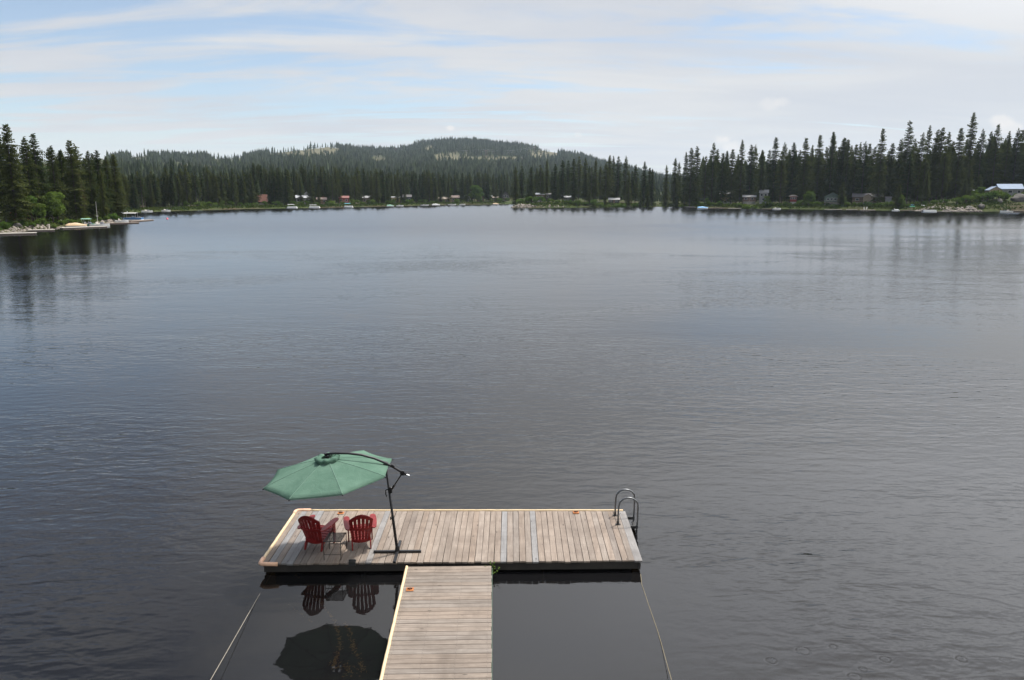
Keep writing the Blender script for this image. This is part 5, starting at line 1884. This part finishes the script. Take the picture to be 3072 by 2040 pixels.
def adirondack(label, x, y, yaw):
    t = thing('adirondack_chair', label, 'chair', (x, y, ZD + .003), yaw, 'red garden chairs on the dock')
    red = M['red']
    b0, b1 = Vector((0, -.185, .165)), Vector((0, -.47, .93))
    L = (b1 - b0).length
    ax = (b1 - b0) / L
    nb = Vector((0, -ax.z, ax.y))       # points backwards (away from sitter)
    if nb.y > 0:
        nb = -nb

    def hw(tt):
        return .195 + .075 * min(1, tt / (L * .75))

    def bp(u, tt, off=0.0):
        return b0 + ax * tt + Vector((u * hw(tt), 0, 0)) - nb * (.05 * u * u) + nb * off

    def ttop(u):
        return L - .19 * abs(u) ** 1.9
    N = 6
    for k in range(N):
        u0, u1 = -1 + 2 * k / N + .036, -1 + 2 * (k + 1) / N - .036
        if k == 0:
            u0 = -1
        if k == N - 1:
            u1 = 1
        m = MB()
        V, Fc = [], []
        rows = 7
        for i in range(rows + 1):
            f = i / rows
            for u in (u0, u1):
                tt = .0 + f * (ttop(u) - .085)
                V += [bp(u, tt, 0), bp(u, tt, .018)]
        for i in range(rows):
            a = i * 4
            Fc += [(a, a + 2, a + 6, a + 4), (a + 1, a + 5, a + 7, a + 3), (a, a + 4, a + 5, a + 1), (a + 2, a + 3, a + 7, a + 6)]
        Fc += [(0, 1, 3, 2), (rows * 4, rows * 4 + 2, rows * 4 + 3, rows * 4 + 1)]
        m.add(V, Fc)
        m.build('back_slat', red, t)
    m = MB()
    V, Fc = [], []
    for i in range(15):
        u = -1 + 2 * i / 14
        te = ttop(u)
        V += [bp(u, te - .105, -.003), bp(u, te, -.003), bp(u, te, .021), bp(u, te - .105, .021)]
    for i in range(14):
        for j in range(4):
            a, b = i * 4 + j, i * 4 + (j + 1) % 4
            Fc.append((a, b, b + 4, a + 4))
    Fc += [(0, 1, 2, 3), (56, 59, 58, 57)]
    m.add(V, Fc)
    m.build('back_top', red, t)
    for (ta, tb, off) in ((.0, .075, .021), (.36, .425, .022)):
        m = MB()
        V, Fc = [], []
        for i in range(9):
            u = -1.04 + 2.08 * i / 8
            V += [bp(u, ta, off - .024), bp(u, tb, off - .024), bp(u, tb, off + .016), bp(u, ta, off + .016)]
        for i in range(8):
            for j in range(4):
                a, b = i * 4 + j, i * 4 + (j + 1) % 4
                Fc.append((a, b, b + 4, a + 4))
        Fc += [(0, 1, 2, 3), (32, 35, 34, 33)]
        m.add(V, Fc)
        m.build('back_rail', red, t)
    # seat slats
    s0, s1 = Vector((0, -.17, .205)), Vector((0, .33, .345))
    sl = math.atan2(s1.z - s0.z, s1.y - s0.y)
    for k in range(6):
        c = s0.lerp(s1, (k + .5) / 6)
        w = .41 + .10 * (k / 5)
        MB().box(c, (w, .075, .020), (sl, 0, 0), bev=.005).build('seat_slat', red, t)
    MB().box(s1 + Vector((0, .015, -.03)), (.53, .022, .09), (sl, 0, 0), bev=.005).build('seat_front', red, t)
    for s in (-1, 1):
        # side rail runs down and back into the rear leg
        m = MB()
        pr = [(.30, .325), (.30, .245), (-.12, .12), (-.205, .0), (-.255, .0), (-.215, .15), (-.16, .205)]
        m.prism(pr, s * .205 - .014, s * .205 + .014, 'x')
        m.build('rear_leg', red, t)
        m = MB()
        pr = [(.235, .0), (.295, .0), (.325, .30), (.325, .525), (.215, .525), (.225, .30)]
        m.prism(pr, s * .268 - .014, s * .268 + .014, 'x')
        m.build('front_leg', red, t)
        # paddle arm
        out = [(.245, -.34), (.300, -.355), (.345, -.28), (.368, -.05), (.375, .16), (.370, .30), (.345, .375), (.300, .395), (.255, .375), (.232, .30), (.225, .12), (.228, -.15)]
        m = MB()
        n = len(out)
        V = [(s * p[0], p[1], .530 + .018 * (p[1] + .34)) for p in out] + [(s * p[0], p[1], .553 + .018 * (p[1] + .34)) for p in out]
        m.add(V, [tuple(range(n)), tuple(range(2 * n - 1, n - 1, -1))] + [(i, (i + 1) % n, n + (i + 1) % n, n + i) for i in range(n)])
        m.build('armrest', red, t)
    return t


adirondack('red slatted chair at the left, turned toward the table', -4.44, 16.74, R(-15))
adirondack('red slatted chair at the right, next to the umbrella pole', -3.47, 16.80, R(14))

# wire side table ---------------------------------------------------------------------
simple('wire_black', (.02, .02, .02), .5, metal=.4)
tb = thing('side_table', 'small black wire-mesh side table between the red chairs', 'table', (-3.955, 16.28, ZD), 0)
TZ, hw_, hd = .43, .19, .23
MB().tube([(-hw_, -hd, TZ), (hw_, -hd, TZ), (hw_ + .025, hd, TZ), (-hw_ + .03, hd, TZ), (-hw_, -hd, TZ)], .010, 6).build('top_frame', M['wire_black'], tb)
m = MB()
for i in range(1, 26):
    u = i / 26
    m.box((-hw_ + 2 * hw_ * u + .012, 0, TZ), (.0045, 2 * hd, .003))
for i in range(1, 30):
    u = i / 30
    m.box((.012, -hd + 2 * hd * u, TZ - .0035), (2 * hw_, .0045, .003))
m.build('mesh_top', M['wire_black'], tb)
for (a, b) in (((-hw_, -hd), (-.185, -.245)), ((hw_, -hd), (.185, -.245)), ((-hw_ + .03, hd), (-.195, .30)), ((hw_ + .025, hd), (.195, .30))):
    MB().tube([(a[0], a[1], TZ), (b[0], b[1], .004)], .008, 6).build('leg', M['wire_black'], tb)
for (y, z, w) in ((-.241, .13, .187), (.28, .14, .19)):
    MB().tube([(-w, y, z), (w, y, z)], .006, 6).build('cross_bar', M['wire_black'], tb)
for sx in (-.19, .195):
    MB().tube([(sx, -.236, .28), (sx, .262, .28)], .006, 6).build('cross_bar', M['wire_black'], tb)

# ------------------------------------------------------------------ mooring ropes and water weed
simple('rope_pale', (.33, .29, .23), .9, var=.2, scale=40)
simple('rope_tan', (.24, .195, .11), .9, var=.25, scale=40)


def vray(x, y):
    return Vector(ray(x, y))


E0 = Vector(gnd(779, 1782))
n1 = vray(779, 1782).cross(vray(628, 2040))
n2 = vray(779, 1782).cross(vray(665, 2040))
# plane of the reflection, mirrored in the lake: it passes through the mirrored eye, and E0 lies on the lake, so its normal is just flipped in z
n2m = Vector((n2.x, n2.y, -n2.z))
dr = n1.cross(n2m).normalized()
if dr.z < 0:
    dr = -dr
print('rope direction', dr)
pts = []
for i in range(24):
    s = -1.6 + i * .62
    q = E0 + dr * s
    q.z += -.0012 * max(0, s) * (12 - max(0, s))
    if q.y > 6.0:
        pts.append(q)
o = MB().tube(pts, .005, 6).build('mooring_rope', M['rope_pale'], None, True)
tag(o, 'pale mooring rope slanting out of the water left of the gangway', 'rope', 'mooring ropes')
pr = []
for (px, py, z) in [(1922, 1722, .09), (1925, 1752, .006), (1934, 1778, .004), (1946, 1815, .004), (1960, 1855, .004), (1972, 1890, .006), (1984, 1930, .02), (1999, 1985, .07), (2016, 2045, .14), (2040, 2130, .24), (2075, 2260, .4)]:
    pr.append(gnd(px, py, z))
o = MB().tube(pr, .0045, 6).build('mooring_rope', M['rope_tan'], None, True)
tag(o, 'thin tan mooring line running from the right dock corner', 'rope', 'mooring ropes')

rw = random.Random(21)
m = MB()
paths = [([(1000, 1858), (1012, 1885), (1018, 1915), (1022, 1940), (1012, 1965), (1004, 1985), (1000, 2010)], 130, 7), ([(1035, 1865), (1048, 1890), (1056, 1925), (1062, 1950), (1082, 1990), (1090, 2010)], 120, 9),
         ([(915, 1752), (930, 1770), (945, 1785), (960, 1800), (972, 1818)], 110, 10), ([(905, 1735), (880, 1722)], 24, 7), ([(968, 1815), (985, 1838), (1000, 1858)], 30, 4), ([(868, 1815), (905, 1842), (940, 1868)], 24, 3),
         ([(1000, 1985), (1040, 2005), (1080, 2020)], 70, 22)]
for (pp, n, spread) in paths:
    for i in range(n):
        u = rw.random() * (len(pp) - 1)
        k = int(u)
        a, b = pp[k], pp[k + 1]
        x = a[0] + (b[0] - a[0]) * (u - k) + rw.gauss(0, spread * .5)
        y = a[1] + (b[1] - a[1]) * (u - k) + rw.gauss(0, spread * .5)
        c = Vector(gnd(x, y, -rw.uniform(.12, .35)))
        an = rw.uniform(0, 6.28)
        d1 = Vector((math.cos(an), math.sin(an), rw.uniform(-.3, .3))) * rw.uniform(.012, .045)
        d2 = Vector((-math.sin(an), math.cos(an), 0)) * rw.uniform(.006, .014)
        m.add([c - d1, c + d2, c + d1, c - d2], [(0, 1, 2, 3)])
o = m.build('water_weed', C_('weed_gold', (.48, .36, .15), .8, var=.3, scale=20))
tag(o, 'brown and gold water weed drifting below the surface', 'water weed', None, 'stuff')



# ------------------------------------------------------------------ labels of the trees and shrubs
ORD = ['first', 'second', 'third', 'fourth', 'fifth', 'sixth', 'seventh', 'eighth', 'ninth', 'tenth', 'eleventh', 'twelfth', 'thirteenth', 'fourteenth', 'fifteenth', 'sixteenth', 'seventeenth', 'eighteenth', 'nineteenth', 'twentieth']
ORD += ['twenty-' + w for w in ORD[:9]] + ['thirtieth'] + ['thirty-' + w for w in ORD[:9]]
MARKS = {'left': [(-80, 'left edge'), (60, 'orange-brown cabin'), (231, 'tan covered boat'), (292, 'flagpole'), (400, 'outermost dock')],
         'middle': [(1500, 'middle-point tip'), (1620, 'brown stilted cabin'), (1706, 'grey barn'), (1842, 'patched white roof'), (2092, 'blue-tarped boat')],
         'right': [(2000, 'middle-point gap'), (2178, 'yellow house'), (2290, 'tall grey house'), (2379, 'red cabin'), (2496, 'green gabled cabin'), (2600, 'brown lodge'), (2687, 'white watercraft'), (2788, 'rock-wall dock'), (2920, 'lamp post'), (3200, 'right edge')],
         'far': [(300, 'far-left shore end'), (499, 'lone white boat'), (789, 'rust-roofed cabin'), (910, 'grey house'), (1032, 'red house'), (1187, 'yellow-walled cabin'), (1334, 'tan-roofed house'), (1442, 'brown gabled cabin'), (1560, 'inlet mouth')]}
WHAT = {'conifer': ('conifer', 'conifers on the %s'), 'leafy': ('bright leafy tree', 'leafy trees on the %s'), 'shrub': ('green shrub', 'shrubs on the %s')}
SHN = {'left': 'left point', 'middle': 'middle point', 'right': 'right shore', 'far': 'far shore'}
bins = {}
for tr in TREES:
    mk = MARKS[tr[1]]
    k = 0
    while k < len(mk) - 2 and tr[2] >= mk[k + 1][0]:
        k += 1
    bins.setdefault((tr[1], tr[4], k), []).append(tr)
for (sh, ty, k), lst in bins.items():
    lst.sort(key=lambda q: q[2])
    hs = sorted(q[3] for q in lst)
    a, b = MARKS[sh][k][1], MARKS[sh][k + 1][1]
    for i, tr in enumerate(lst):
        sz = 'tall ' if tr[3] > hs[int(len(hs) * .66)] else ('low ' if tr[3] < hs[int(len(hs) * .33)] else '')
        if len(lst) < 3:
            sz = ''
        tr[0]['label'] = '%s%s, %s right of the %s towards the %s' % (sz, WHAT[ty][0], ORD[min(i, len(ORD) - 1)], a, b)
        tr[0]['group'] = WHAT[ty][1] % SHN[sh]
print('trees', {k: sum(1 for q in TREES if q[4] == k) for k in ('conifer', 'leafy', 'shrub')})

# ------------------------------------------------------------------ haze
hz = MB().box((0, 0, 0), (14000, 14000, 400)).build('haze', None)
hz.data.materials.clear()
hz.location = (0, 0, 400 / 2 - 6.5)
hm = bpy.data.materials.new('haze_air')
hm.use_nodes = True
t = NT(hm.node_tree)
out = t.n('ShaderNodeOutputMaterial')
pv = t.n('ShaderNodeVolumePrincipled')
pv.inputs['Color'].default_value = (.72, .85, 1.0, 1)
pv.inputs['Density'].default_value = .00005
pv.inputs['Anisotropy'].default_value = .2
t.set(out.inputs['Volume'], pv.outputs[0])
hz.data.materials.append(hm)
tag(hz, 'thin blue haze over the lake and hills', 'haze', None, 'stuff')
